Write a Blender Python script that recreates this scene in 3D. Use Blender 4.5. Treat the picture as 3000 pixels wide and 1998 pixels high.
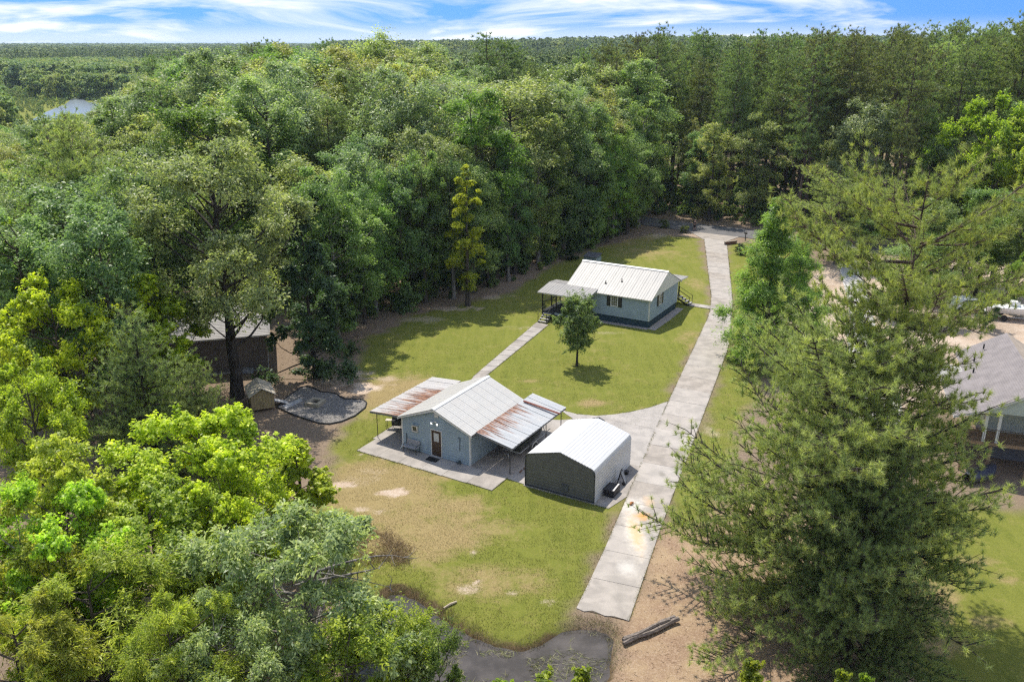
import bpy, math, random
import numpy as np
from mathutils import Vector, Matrix

for o in list(bpy.data.objects):
    bpy.data.objects.remove(o)
SC = bpy.context.scene
COL = SC.collection
RAD = math.radians

# ------------------------------------------------------------------ camera
CAM_H = 28.0
FOC = 2500.0 / 3000.0          # focal length over picture width
PITCH = RAD(19.167)
cam = bpy.data.cameras.new('camera')
cam.sensor_width = 36.0
cam.lens = 36.0 * FOC
cam.clip_start = 0.5
cam.clip_end = 30000.0
camo = bpy.data.objects.new('camera', cam)
COL.objects.link(camo)
camo.location = (0, 0, CAM_H)
camo.rotation_euler = (math.pi / 2 - PITCH, 0, 0)
SC.camera = camo

# ------------------------------------------------------------------ world and sun
SUN_EL = RAD(63.0)
SUN_AZ = math.atan2(-0.45, 0.89)          # clockwise from +Y
to_sun = Vector((math.sin(SUN_AZ) * math.cos(SUN_EL), math.cos(SUN_AZ) * math.cos(SUN_EL), math.sin(SUN_EL)))
W = bpy.data.worlds.new('World')
SC.world = W
W.use_nodes = True
wn, wl = W.node_tree.nodes, W.node_tree.links
wn.clear()
w_out = wn.new('ShaderNodeOutputWorld')
w_bg = wn.new('ShaderNodeBackground')
w_bg.inputs['Strength'].default_value = 0.15
w_sky = wn.new('ShaderNodeTexSky')
w_sky.sky_type = 'NISHITA'
w_sky.sun_disc = False
w_sky.sun_elevation = SUN_EL
w_sky.sun_rotation = SUN_AZ % (2 * math.pi)
w_sky.air_density = 1.0
w_sky.dust_density = 0.3
w_sky.ozone_density = 2.0
w_tc = wn.new('ShaderNodeTexCoord')
w_sep = wn.new('ShaderNodeSeparateXYZ')
wl.new(w_tc.outputs['Generated'], w_sep.inputs[0])
w_z = wn.new('ShaderNodeMath'); w_z.operation = 'MULTIPLY_ADD'
w_z.inputs[1].default_value = 0.55; w_z.inputs[2].default_value = 0.45
wl.new(w_sep.outputs['Z'], w_z.inputs[0])
w_cmb = wn.new('ShaderNodeCombineXYZ')
wl.new(w_sep.outputs['X'], w_cmb.inputs['X']); wl.new(w_sep.outputs['Y'], w_cmb.inputs['Y']); wl.new(w_z.outputs[0], w_cmb.inputs['Z'])
w_nrm = wn.new('ShaderNodeVectorMath'); w_nrm.operation = 'NORMALIZE'
wl.new(w_cmb.outputs[0], w_nrm.inputs[0]); wl.new(w_nrm.outputs[0], w_sky.inputs['Vector'])
w_hs = wn.new('ShaderNodeHueSaturation'); w_hs.inputs['Saturation'].default_value = 1.04; w_hs.inputs['Value'].default_value = .78
w_tint = wn.new('ShaderNodeMix'); w_tint.data_type = 'RGBA'; w_tint.blend_type = 'MULTIPLY'; w_tint.inputs['Factor'].default_value = 1.0
w_tint.inputs['B'].default_value = (.43, .64, .84, 1)
wl.new(w_sky.outputs[0], w_tint.inputs['A']); wl.new(w_tint.outputs['Result'], w_hs.inputs['Color'])
# thin streaky cloud sheet, the same all over the sky
w_map = wn.new('ShaderNodeMapping'); w_map.inputs['Scale'].default_value = (2.6, 2.6, 17.0); w_map.inputs['Location'].default_value = (3.1, 1.7, 0.35)
wl.new(w_tc.outputs['Generated'], w_map.inputs['Vector'])
w_n1 = wn.new('ShaderNodeTexNoise'); w_n1.inputs['Scale'].default_value = 1.35; w_n1.inputs['Detail'].default_value = 9.0; w_n1.inputs['Roughness'].default_value = 0.55; w_n1.inputs['Distortion'].default_value = 0.5
wl.new(w_map.outputs[0], w_n1.inputs['Vector'])
w_rmp = wn.new('ShaderNodeValToRGB')
w_rmp.color_ramp.elements[0].position = 0.45; w_rmp.color_ramp.elements[0].color = (0, 0, 0, 1)
w_rmp.color_ramp.elements[1].position = 0.58; w_rmp.color_ramp.elements[1].color = (1, 1, 1, 1)
wl.new(w_n1.outputs['Fac'], w_rmp.inputs['Fac'])
# pale band of far air close to the horizon
w_hz = wn.new('ShaderNodeMapRange'); w_hz.inputs['From Min'].default_value = 0.0; w_hz.inputs['From Max'].default_value = 0.03
w_hz.inputs['To Min'].default_value = 0.6; w_hz.inputs['To Max'].default_value = 0.0; w_hz.interpolation_type = 'SMOOTHSTEP'
w_abs = wn.new('ShaderNodeMath'); w_abs.operation = 'ABSOLUTE'; wl.new(w_sep.outputs['Z'], w_abs.inputs[0])
wl.new(w_abs.outputs[0], w_hz.inputs['Value'])
w_max = wn.new('ShaderNodeMath'); w_max.operation = 'MAXIMUM'; wl.new(w_rmp.outputs['Color'], w_max.inputs[0]); wl.new(w_hz.outputs[0], w_max.inputs[1])
w_mix = wn.new('ShaderNodeMix'); w_mix.data_type = 'RGBA'
wl.new(w_max.outputs[0], w_mix.inputs['Factor']); wl.new(w_hs.outputs[0], w_mix.inputs['A'])
w_mix.inputs['B'].default_value = (3.7, 3.75, 3.85, 1)
wl.new(w_mix.outputs['Result'], w_bg.inputs['Color']); wl.new(w_bg.outputs[0], w_out.inputs['Surface'])

sun = bpy.data.lights.new('sun', 'SUN')
sun.energy = 2.6
sun.angle = RAD(0.53)
sun.color = (1.0, 0.945, 0.84)
suno = bpy.data.objects.new('sun', sun)
COL.objects.link(suno)
suno.rotation_euler = to_sun.to_track_quat('Z', 'Y').to_euler()

# ------------------------------------------------------------------ picture
SC.view_settings.view_transform = 'Standard'
SC.view_settings.look = 'None'
SC.view_settings.exposure = 1.1
SC.view_settings.gamma = 1.0
SC.view_settings.use_curve_mapping = False
SC.render.engine = 'CYCLES'
SC.cycles.max_bounces = 6
SC.cycles.diffuse_bounces = 4
SC.cycles.glossy_bounces = 2
SC.cycles.transmission_bounces = 3
SC.cycles.volume_bounces = 1
SC.cycles.transparent_max_bounces = 4
SC.cycles.caustics_reflective = False
SC.cycles.caustics_refractive = False
SC.cycles.sample_clamp_indirect = 4.0
SC.cycles.use_denoising = False
SC.cycles.filter_width = 1.3

# ------------------------------------------------------------------ pixel to ground helper (pixels of the 3000 x 1998 photograph)
_c, _s = math.cos(PITCH), math.sin(PITCH)
def ray(px, py):
    x, u = (px - 1500) / 2500.0, -(py - 999) / 2500.0
    return x, _c + u * _s, -_s + u * _c
def G(px, py, z=0.0):
    x, y, d = ray(px, py)
    t = (z - CAM_H) / d
    return (x * t, y * t)
def T(px, py, Y):
    """ground spot and height of an upright thing at ground depth Y whose top is seen at px, py"""
    x, y, d = ray(px, py)
    t = Y / y
    return (x * t, Y, CAM_H + d * t)

# ------------------------------------------------------------------ materials
def new_mat(name):
    m = bpy.data.materials.new(name)
    m.use_nodes = True
    n = m.node_tree.nodes
    return m, n, m.node_tree.links, n['Principled BSDF']

def mix_rgb(n, l, fac, a, b, mode='MIX'):
    x = n.new('ShaderNodeMix'); x.data_type = 'RGBA'; x.blend_type = mode
    for key, v in (('Factor', fac), ('A', a), ('B', b)):
        if hasattr(v, 'is_linked') or hasattr(v, 'links'):
            l.new(v, x.inputs[key])
        elif key == 'Factor':
            x.inputs[key].default_value = v
        else:
            x.inputs[key].default_value = (*v[:3], 1)
    return x.outputs['Result']

def noise(n, l, vec, scale, detail=4, rough=0.55, dist=0.0):
    t = n.new('ShaderNodeTexNoise')
    t.inputs['Scale'].default_value = scale; t.inputs['Detail'].default_value = detail
    t.inputs['Roughness'].default_value = rough; t.inputs['Distortion'].default_value = dist
    if vec is not None:
        l.new(vec, t.inputs['Vector'])
    return t.outputs['Fac']

def remap(n, l, v, a, b, c=0.0, d=1.0, smooth=True):
    r = n.new('ShaderNodeMapRange')
    r.inputs['From Min'].default_value = a; r.inputs['From Max'].default_value = b
    r.inputs['To Min'].default_value = c; r.inputs['To Max'].default_value = d
    if smooth:
        r.interpolation_type = 'SMOOTHSTEP'
    l.new(v, r.inputs['Value'])
    return r.outputs[0]

def math_n(n, l, op, a, b):
    m = n.new('ShaderNodeMath'); m.operation = op
    for i, v in enumerate((a, b)):
        if hasattr(v, 'links'):
            l.new(v, m.inputs[i])
        else:
            m.inputs[i].default_value = v
    return m.outputs[0]

MATS = {}
def plain(name, col, rough=0.6, var=0.18, scale=3.0, bump=0.0, metal=0.0, spec=0.4, bscale=None):
    """a plain painted or weathered surface: base colour with two sizes of blotch and a little relief"""
    if name in MATS:
        return MATS[name]
    m, n, l, b = new_mat(name)
    tc = n.new('ShaderNodeTexCoord')
    geo = n.new('ShaderNodeNewGeometry')
    v = geo.outputs['Position']
    f1 = noise(n, l, v, scale, 5)
    f2 = noise(n, l, v, scale * 9, 3)
    f = math_n(n, l, 'ADD', math_n(n, l, 'MULTIPLY', f1, 0.65), math_n(n, l, 'MULTIPLY', f2, 0.35))
    fac = remap(n, l, f, 0.32, 0.68)
    lo = tuple(c * (1 - var) for c in col); hi = tuple(min(1, c * (1 + var)) for c in col)
    l.new(mix_rgb(n, l, fac, lo, hi), b.inputs['Base Color'])
    b.inputs['Roughness'].default_value = rough
    b.inputs['Metallic'].default_value = metal
    b.inputs['Specular IOR Level'].default_value = spec
    if bump > 0:
        bp = n.new('ShaderNodeBump'); bp.inputs['Strength'].default_value = bump; bp.inputs['Distance'].default_value = 0.02
        l.new(noise(n, l, v, bscale or scale * 12, 4), bp.inputs['Height'])
        l.new(bp.outputs[0], b.inputs['Normal'])
    MATS[name] = m
    return m

# ------------------------------------------------------------------ mesh builder
class MB:
    def __init__(self):
        self.v = []; self.f = []
    def hexa(self, p):
        """eight corners: bottom ring then top ring, both counter-clockwise from above"""
        k = len(self.v); self.v += [tuple(q) for q in p]
        for a in ((3, 2, 1, 0), (4, 5, 6, 7), (0, 1, 5, 4), (1, 2, 6, 5), (2, 3, 7, 6), (3, 0, 4, 7)):
            self.f.append(tuple(k + i for i in a))
        return self
    def box(self, x0, x1, y0, y1, z0, z1):
        return self.hexa([(x0, y0, z0), (x1, y0, z0), (x1, y1, z0), (x0, y1, z0), (x0, y0, z1), (x1, y0, z1), (x1, y1, z1), (x0, y1, z1)])
    def obox(self, o, U, V, N):
        o, U, V, N = Vector(o), Vector(U), Vector(V), Vector(N)
        return self.hexa([o, o + U, o + U + V, o + V, o + N, o + U + N, o + U + V + N, o + V + N])
    def prism(self, pts, z0, z1):
        a = sum(pts[i][0] * pts[(i + 1) % len(pts)][1] - pts[(i + 1) % len(pts)][0] * pts[i][1] for i in range(len(pts)))
        if a < 0:
            pts = pts[::-1]
        k = len(self.v); n = len(pts)
        self.v += [(p[0], p[1], z0) for p in pts] + [(p[0], p[1], z1) for p in pts]
        self.f.append(tuple(k + n + i for i in range(n))); self.f.append(tuple(k + i for i in range(n))[::-1])
        for i in range(n):
            j = (i + 1) % n
            self.f.append((k + i, k + j, k + n + j, k + n + i))
        return self
    def profile(self, pts, o, A, B, L):
        """closed outline pts (a, b) in the plane A, B from o, drawn out along L"""
        o, A, B, L = Vector(o), Vector(A), Vector(B), Vector(L)
        k = len(self.v); n = len(pts)
        r = [o + A * a + B * b for a, b in pts]
        self.v += [tuple(q) for q in r] + [tuple(q + L) for q in r]
        self.f.append(tuple(k + i for i in range(n))[::-1]); self.f.append(tuple(k + n + i for i in range(n)))
        for i in range(n):
            j = (i + 1) % n
            self.f.append((k + i, k + j, k + n + j, k + n + i))
        return self
    def tube(self, pts, rad, sides=6, cap=True):
        pts = [Vector(p) for p in pts]
        if not hasattr(rad, '__len__'):
            rad = [rad] * len(pts)
        k = len(self.v); n = len(pts)
        for i, p in enumerate(pts):
            t = (pts[min(i + 1, n - 1)] - pts[max(i - 1, 0)])
            t = t.normalized() if t.length > 1e-9 else Vector((0, 0, 1))
            h = Vector((0, 0, 1)) if abs(t.z) < 0.9 else Vector((1, 0, 0))
            a = t.cross(h).normalized(); b = a.cross(t)
            for s in range(sides):
                g = 2 * math.pi * s / sides
                self.v.append(tuple(p + (a * math.cos(g) + b * math.sin(g)) * rad[i]))
        for i in range(n - 1):
            for s in range(sides):
                q = (s + 1) % sides
                self.f.append((k + i * sides + q, k + i * sides + s, k + (i + 1) * sides + s, k + (i + 1) * sides + q))
        if cap:
            self.f.append(tuple(k + s for s in range(sides)))
            self.f.append(tuple(k + (n - 1) * sides + s for s in range(sides))[::-1])
        return self
    def grid(self, rows):
        k = len(self.v); m = len(rows[0])
        for r in rows:
            self.v += [tuple(p) for p in r]
        for i in range(len(rows) - 1):
            for j in range(m - 1):
                self.f.append((k + i * m + j, k + i * m + j + 1, k + (i + 1) * m + j + 1, k + (i + 1) * m + j))
        return self
    def mesh(self, name, mat, smooth=False):
        me = bpy.data.meshes.new(name)
        me.from_pydata(self.v, [], self.f)
        if mat:
            me.materials.append(mat)
        if smooth:
            me.shade_smooth()
        me.update()
        return me
    def build(self, name, mat, parent=None, smooth=False, loc=None):
        return put(name, self.mesh(name, mat, smooth), parent, loc)

def put(name, me, parent=None, loc=None, rz=0.0):
    o = bpy.data.objects.new(name, me)
    COL.objects.link(o)
    o.parent = parent
    if loc:
        o.location = loc
    if rz:
        o.rotation_euler = (0, 0, rz)
    return o

def tag(o, label=None, cat=None, group=None, kind=None):
    if label: o['label'] = label
    if cat: o['category'] = cat
    if group: o['group'] = group
    if kind: o['kind'] = kind
    return o

def thing(name, loc, rz, label, cat, group=None):
    o = put(name, None, None, (loc[0], loc[1], loc[2] if len(loc) > 2 else 0.0), rz)
    o.empty_display_size = 0.3
    return tag(o, label, cat, group)

def B(name, parent, mat, *box):
    return MB().box(*box).build(name, mat, parent)
# ================================================================== ground
def inside(px, py, poly):
    r = np.zeros(px.shape, bool)
    n = len(poly)
    for i in range(n):
        x1, y1 = poly[i]; x2, y2 = poly[(i + 1) % n]
        if y1 == y2:
            continue
        c = ((y1 > py) != (y2 > py)) & (px < (x2 - x1) * (py - y1) / (y2 - y1) + x1)
        r ^= c
    return r
def poly_dist(px, py, poly):
    """signed distance, positive inside"""
    d = np.full(px.shape, 1e9)
    n = len(poly)
    for i in range(n):
        x1, y1 = poly[i]; x2, y2 = poly[(i + 1) % n]
        dx, dy = x2 - x1, y2 - y1
        t = np.clip(((px - x1) * dx + (py - y1) * dy) / (dx * dx + dy * dy + 1e-9), 0, 1)
        d = np.minimum(d, np.hypot(px - x1 - t * dx, py - y1 - t * dy))
    return np.where(inside(px, py, poly), d, -d)
def sstep(a, b, x):
    t = np.clip((x - a) / (b - a), 0, 1)
    return t * t * (3 - 2 * t)
_rng = np.random.default_rng(5)
_lat = _rng.random((64, 64))
def vnoise(x, y, s):
    x = x / s; y = y / s
    xi = np.floor(x).astype(int); yi = np.floor(y).astype(int)
    fx = x - xi; fy = y - yi
    fx = fx * fx * (3 - 2 * fx); fy = fy * fy * (3 - 2 * fy)
    L = lambda i, j: _lat[i % 64, j % 64]
    return (L(xi, yi) * (1 - fx) + L(xi + 1, yi) * fx) * (1 - fy) + (L(xi, yi + 1) * (1 - fx) + L(xi + 1, yi + 1) * fx) * fy
def fbm(x, y, s):
    return (vnoise(x, y, s) + 0.5 * vnoise(x + 17, y + 5, s / 2.1) + 0.25 * vnoise(x + 3, y + 41, s / 4.3)) / 1.75

# outlines in metres: camera stands over (0, 0) and looks along +Y
WOOD_EDGE = [(-14.5, 55.0), (-17.6, 66.0), (-16.9, 72.0), (-16.4, 79.4), (-11.7, 90.0), (-6.6, 93.3), (-0.8, 99.0), (2.65, 107.0), (9.6, 117.6), (18.5, 130.0), (22.5, 140.0)]
POND = [G(1150, 1730), G(1212, 1738), G(1262, 1772), G(1335, 1826), G(1400, 1862), G(1470, 1880), G(1525, 1895), G(1575, 1880), G(1630, 1845),
        G(1690, 1832), G(1745, 1830), G(1778, 1842), G(1796, 1872), G(1794, 1920), G(1776, 1970), (3.6, 31.2), (2.6, 28.5), (0.5, 26.5), (-3.0, 26.5), (-7.0, 31.0), (-8.2, 36.0)]
LAWN = [(-10.5, 40.5), (-12.6, 47.0), (-13.2, 55.0), (-13.5, 60.0), (-12.2, 66.0), (-14.6, 73.0), (-14.8, 81.0), (-10.8, 89.6), (-5.8, 93.0), (-.2, 98.8), (5.0, 111.0), (12.4, 122.5), (22.0, 132.0), (29.0, 128.5), (22.5, 92.0), (13.0, 65.0), (6.0, 45.5), (3.4, 37.0), (3.2, 35.6), (0.6, 33.6), (-3.2, 35.4), (-6.4, 38.6)]
STRIP = [(9.3, 46.0), (21.4, 79.4), (25.2, 94.8), (32.0, 125.0), (44.0, 124.0), (38.0, 108.0), (28.0, 88.0), (23.5, 74.0), (13.0, 48.0), (9.8, 45.0)]
RLAWN = [(20.0, 52.5), (28.0, 50.0), (33.5, 47.8), (45.0, 44.0), (48.0, 26.0), (20.0, 22.0), (18.2, 30.0), (18.6, 38.0), (18.5, 46.0)]
SANDBANK = [(5.4, 36.0), (9.0, 45.5), (13.0, 50.0), (16.0, 50.0), (20.0, 44.0), (21.0, 30.0), (20.0, 24.0), (4.5, 24.0), (4.6, 32.0)]
SANDYARD = [(38.0, 108.0), (46.0, 117.0), (66.0, 112.0), (70.0, 92.0), (60.0, 78.0), (46.0, 68.0), (34.0, 64.0), (26.0, 60.0), (26.0, 74.0), (30.0, 88.0)]
BARE = [  # x, y, radius x, radius y, strength: patches of bare sandy soil in the grass
    (*G(1000, 1110), 3.2, 2.0, 1.0), (*G(1080, 1135), 2.2, 1.3, 1.0), (*G(905, 1100), 2.0, 1.4, .8), (*G(1120, 1110), 2.4, 1.0, .6), (*G(980, 1075), 2.5, 1.6, .7),
    (*G(1150, 1440), .9, .55, 1.0), (*G(1010, 1420), .9, .5, .9), (*G(1390, 1620), .42, .5, .95), (*G(1398, 1590), .35, .3, .7), (*G(1060, 1495), .7, .5, .7), (*G(1110, 1500), .8, .5, .6),
    (*G(1402, 1705), .42, .3, 1.0), (*G(1372, 1722), .8, .5, .7), (*G(1500, 1740), .5, .5, .6), (*G(1605, 1760), .4, .3, .6), (*G(1630, 1675), .35, .3, .6), (*G(1060, 1330), .25, .15, .8),
    (*G(1306, 1465), .25, .15, .9), (*G(1125, 1345), .3, .15, .8), (*G(1555, 960), 2.2, .9, .5), (*G(1790, 975), 2.0, .6, .45), (*G(2050, 1010), 1.0, 3.0, .35), (*G(2044, 960), .8, 3.0, .3),
    (*G(1330, 905), 3.5, 1.2, .7), (*G(1450, 872), 3.0, 1.2, .6), (*G(1230, 935), 3.0, 1.5, .55), (*G(1925, 690), 2.5, 2.0, .6), (*G(2030, 690), 2.2, 1.6, .6), (*G(1800, 770), 4, 2, .3),
    (*G(2140, 950), .5, 2.0, .5), (*G(2085, 1270), .7, 1.4, .55), (*G(2060, 1390), .5, 1.0, .5), (*G(1110, 1380), 1.6, .9, .45), (*G(1060, 1405), 1.5, .9, .4)]
DRY = [(*G(1100, 1420), 4.5, 4.0, 1.0), (*G(1250, 1560), 4.5, 3.0, .85), (*G(1180, 1500), 4.0, 3.0, .8), (*G(1400, 1700), 3.0, 2.0, .55), (*G(1100, 1160), 4.5, 4.5, .9), (*G(1160, 1130), 5.0, 3.5, .85), (*G(1740, 1180), 1.8, 1.0, .75), (*G(1560, 1115), 1.2, .6, .5),
       (*G(1340, 1480), 2.4, 1.4, .7), (*G(1450, 1540), 2.0, 1.2, .5), (*G(1560, 1700), 1.6, 1.4, .45), (*G(1900, 740), 8, 6, .35), (*G(1800, 700), 10, 8, .5), (*G(2040, 1000), 2.0, 4.0, .5), (*G(2040, 830), 2.0, 4.0, .4), (*G(1450, 1330), 9, .0001, 0), (*G(2850, 1640), 1.6, .7, .6), (*G(2690, 1750), 2.2, 2.2, .9), (*G(2900, 1820), 1.5, .7, .5), (*G(2730, 1880), 1.8, 1.2, .7), (*G(2960, 1700), 1.0, .5, .5), (*G(2650, 1650), 1.5, 2.2, .8)]
def fine(lo, hi, step, far_lo, far_hi):
    a = list(np.arange(lo, hi + 1e-6, step))
    s = step; x = hi
    while x < far_hi:
        s *= 1.22; x += s; a.append(min(x, far_hi))
    s = step; x = lo; pre = []
    while x > far_lo:
        s *= 1.22; x -= s; pre.append(max(x, far_lo))
    return np.array(sorted(set(pre + a)))
gx = fine(-30, 42, 0.36, -9000, 9000)
gy = fine(24, 140, 0.36, -300, 14000)
GX, GY = np.meshgrid(gx, gy)
n_ = fbm(GX, GY, 7.0); n2 = fbm(GX + 50, GY + 9, 2.2); n3 = fbm(GX + 91, GY - 33, 0.9)
wob = (n2 - .5) * 1.6 + (n3 - .5) * .8
d_p = poly_dist(GX, GY, POND) + (n3 - .5) * .5
d_l = poly_dist(GX, GY, LAWN) + wob * 1.4
d_s = poly_dist(GX, GY, STRIP) + wob
d_r = poly_dist(GX, GY, RLAWN) + wob * 1.8
d_sb = poly_dist(GX, GY, SANDBANK) + wob
d_y = poly_dist(GX, GY, SANDYARD) + wob * 2.5
grass = np.maximum.reduce([sstep(-.5, .9, d_l), sstep(-.6, .8, d_s), sstep(-1.0, 1.4, d_r)])
far = np.hypot(GX, GY)
marsh = sstep(230, 300, far)
grass = np.maximum(grass, marsh)
sand = np.maximum(sstep(-1.2, 1.4, d_y) * (0.55 + 0.45 * sstep(.35, .6, n_)), sstep(-.8, .6, d_sb) * .30 * (1 - grass))
bare = np.zeros_like(GX)
for x, y, rx, ry, s in BARE:
    q = np.hypot((GX - x) / rx, (GY - y) / ry)
    bare = np.maximum(bare, s * sstep(1.25, .35, q + (n3 - .5) * 1.5 + (n2 - .5) * .7))
bare *= .85
bare *= sstep(.1, .4, grass + sand * 0 + sstep(-6, 0, d_l))
sand = np.maximum(sand, bare)
dry = np.zeros_like(GX)
for x, y, rx, ry, s in DRY:
    if s:
        q = np.hypot((GX - x) / rx, (GY - y) / ry)
        dry = np.maximum(dry, s * sstep(1.3, .2, q + (n_ - .5) * 1.2 + (n3 - .5) * .6))
dry = np.clip(dry + (n_ - .52) * .5 + (n3 - .5) * .25, 0, 1) * (1 - marsh)
straw = sstep(-.8, .8, d_sb) * (1 - grass)
mud = sstep(-.55, .0, d_p + (n2 - .5) * 1.3) * (d_p > -3) 
GZ = (n_ - .95) * .035 + (n3 - .9) * .02
GZ = np.where(far > 160, 0, GZ)
GZ = GZ - sstep(-.4, .5, d_p) * .75
# keep the ground just under slabs and buildings
me = bpy.data.meshes.new('ground')
nv = GX.size; ny, nx = GX.shape
idx = np.arange(nv).reshape(ny, nx)
quads = np.stack([idx[:-1, :-1], idx[:-1, 1:], idx[1:, 1:], idx[1:, :-1]], -1).reshape(-1, 4)
def fast_mesh(me, co, quads):
    nf, k = quads.shape
    me.vertices.add(len(co)); me.vertices.foreach_set('co', np.ascontiguousarray(co, np.float32).ravel())
    me.loops.add(nf * k); me.loops.foreach_set('vertex_index', np.ascontiguousarray(quads, np.int32).ravel())
    me.polygons.add(nf); me.polygons.foreach_set('loop_start', np.arange(0, nf * k, k, dtype=np.int32))
    me.update(calc_edges=True)
    return me
fast_mesh(me, np.stack([GX, GY, GZ], -1).reshape(-1, 3), quads)
for nm, arr in (('grass', grass), ('sand', sand), ('dry', dry), ('straw', straw), ('mud', mud)):
    at = me.attributes.new(nm, 'FLOAT', 'POINT')
    at.data.foreach_set('value', np.ascontiguousarray(arr, np.float32).ravel())
me.shade_smooth()

m, n, l, b = new_mat('soil_and_grass')
geo = n.new('ShaderNodeNewGeometry'); pos = geo.outputs['Position']
def attr(nm):
    a = n.new('ShaderNodeAttribute'); a.attribute_name = nm
    return a.outputs['Fac']
N1 = noise(n, l, pos, 0.55, 6, .6); N2 = noise(n, l, pos, 2.6, 6, .65); N3 = noise(n, l, pos, 13.0, 5, .7); N4 = noise(n, l, pos, 45.0, 3, .7)
mp = n.new('ShaderNodeMapping'); mp.inputs['Rotation'].default_value = (0, 0, 0.5); mp.inputs['Scale'].default_value = (3.0, .25, 1)
l.new(pos, mp.inputs['Vector'])
MOW = noise(n, l, mp.outputs[0], .55, 3, .5)
fine_f = remap(n, l, math_n(n, l, 'ADD', math_n(n, l, 'MULTIPLY', N3, .55), math_n(n, l, 'MULTIPLY', N4, .45)), .3, .7)
mid_f = remap(n, l, math_n(n, l, 'ADD', math_n(n, l, 'MULTIPLY', N1, .5), math_n(n, l, 'MULTIPLY', N2, .5)), .3, .7)
g_a = mix_rgb(n, l, mid_f, (.138, .162, .026), (.240, .248, .046))
g_b = mix_rgb(n, l, remap(n, l, MOW, .35, .65), g_a, (.230, .238, .046))
green = mix_rgb(n, l, fine_f, mix_rgb(n, l, .5, g_b, (.055, .075, .012)), mix_rgb(n, l, .35, g_b, (.30, .31, .065)))
dryc = mix_rgb(n, l, fine_f, (.215, .155, .065), (.44, .345, .165))
dryf = remap(n, l, math_n(n, l, 'ADD', attr('dry'), math_n(n, l, 'MULTIPLY', math_n(n, l, 'SUBTRACT', math_n(n, l, 'ADD', math_n(n, l, 'MULTIPLY', N1, .55), math_n(n, l, 'MULTIPLY', N2, .45)), .46), 2.1)), .10, .85)
lawn = mix_rgb(n, l, dryf, green, dryc)
litter = mix_rgb(n, l, fine_f, (.095, .072, .052), (.42, .315, .225))
litter = mix_rgb(n, l, remap(n, l, N2, .35, .75), litter, (.24, .178, .128))
strawc = mix_rgb(n, l, fine_f, (.21, .135, .085), (.44, .30, .20))
strawc = mix_rgb(n, l, remap(n, l, N1, .35, .7), strawc, (.42, .30, .18))
sandc = mix_rgb(n, l, mid_f, mix_rgb(n, l, fine_f, (.40, .27, .18), (.56, .43, .32)), mix_rgb(n, l, fine_f, (.52, .42, .33), (.68, .58, .48)))
mudc = mix_rgb(n, l, fine_f, (.045, .032, .020), (.20, .14, .075))
base = mix_rgb(n, l, attr('straw'), litter, strawc)
base = mix_rgb(n, l, attr('grass'), base, lawn)
sf = remap(n, l, math_n(n, l, 'ADD', attr('sand'), math_n(n, l, 'MULTIPLY', math_n(n, l, 'SUBTRACT', N3, .5), 1.3)), .22, .82)
base = mix_rgb(n, l, sf, base, sandc)
mf = remap(n, l, math_n(n, l, 'ADD', attr('mud'), math_n(n, l, 'MULTIPLY', math_n(n, l, 'SUBTRACT', N3, .5), 1.0)), .2, .8)
base = mix_rgb(n, l, mf, base, mudc)
l.new(base, b.inputs['Base Color'])
b.inputs['Roughness'].default_value = .95; b.inputs['Specular IOR Level'].default_value = .1
bp = n.new('ShaderNodeBump'); bp.inputs['Strength'].default_value = .8; bp.inputs['Distance'].default_value = .10
l.new(math_n(n, l, 'ADD', math_n(n, l, 'MULTIPLY', N3, .7), math_n(n, l, 'MULTIPLY', N4, .5)), bp.inputs['Height']); l.new(bp.outputs[0], b.inputs['Normal'])
me.materials.append(m)
tag(put('ground', me), kind='structure')

def zg(x, y):
    """ground height at a spot (nearest grid point)"""
    i = int(np.clip(np.searchsorted(gx, x), 0, nx - 1)); j = int(np.clip(np.searchsorted(gy, y), 0, ny - 1))
    return float(GZ[j, i])

# ------------------------------------------------------------------ water
m, n, l, b = new_mat('pond_water')
geo = n.new('ShaderNodeNewGeometry')
l.new(mix_rgb(n, l, remap(n, l, noise(n, l, geo.outputs['Position'], .9, 5), .35, .65), (.055, .048, .043), (.095, .083, .076)), b.inputs['Base Color'])
b.inputs['Roughness'].default_value = .07; b.inputs['IOR'].default_value = 1.33; b.inputs['Specular IOR Level'].default_value = .55
bp = n.new('ShaderNodeBump'); bp.inputs['Strength'].default_value = .12; bp.inputs['Distance'].default_value = .05
l.new(noise(n, l, geo.outputs['Position'], 5.0, 3), bp.inputs['Height']); l.new(bp.outputs[0], b.inputs['Normal'])
WATER = m
pp = [(x * 1.0, y) for x, y in POND]
cx = sum(p[0] for p in pp) / len(pp); cy = sum(p[1] for p in pp) / len(pp)
pp = [(cx + (x - cx) * 1.12, cy + (y - cy) * 1.12) for x, y in pp]
w = MB(); w.v = [(x, y, -.30) for x, y in pp]; w.f = [tuple(range(len(pp)))]
tag(w.build('water', WATER), kind='structure')
rv = [G(95, 352), G(135, 330), G(168, 316), G(190, 308), G(205, 296), G(208, 284), G(222, 282), G(238, 290), G(256, 300), G(290, 306), G(300, 345), G(255, 365), G(180, 380)]
m, n, l, b = new_mat('river_water')
b.inputs['Base Color'].default_value = (.22, .26, .30, 1); b.inputs['Roughness'].default_value = .22
bp = n.new('ShaderNodeBump'); bp.inputs['Strength'].default_value = .5; bp.inputs['Distance'].default_value = .3
geo = n.new('ShaderNodeNewGeometry')
l.new(noise(n, l, geo.outputs['Position'], .6, 4), bp.inputs['Height']); l.new(bp.outputs[0], b.inputs['Normal'])
w = MB(); w.v = [(x, y, .15) for x, y in rv]; w.f = [tuple(range(len(rv)))]
tag(w.build('river', m), kind='structure')

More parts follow.
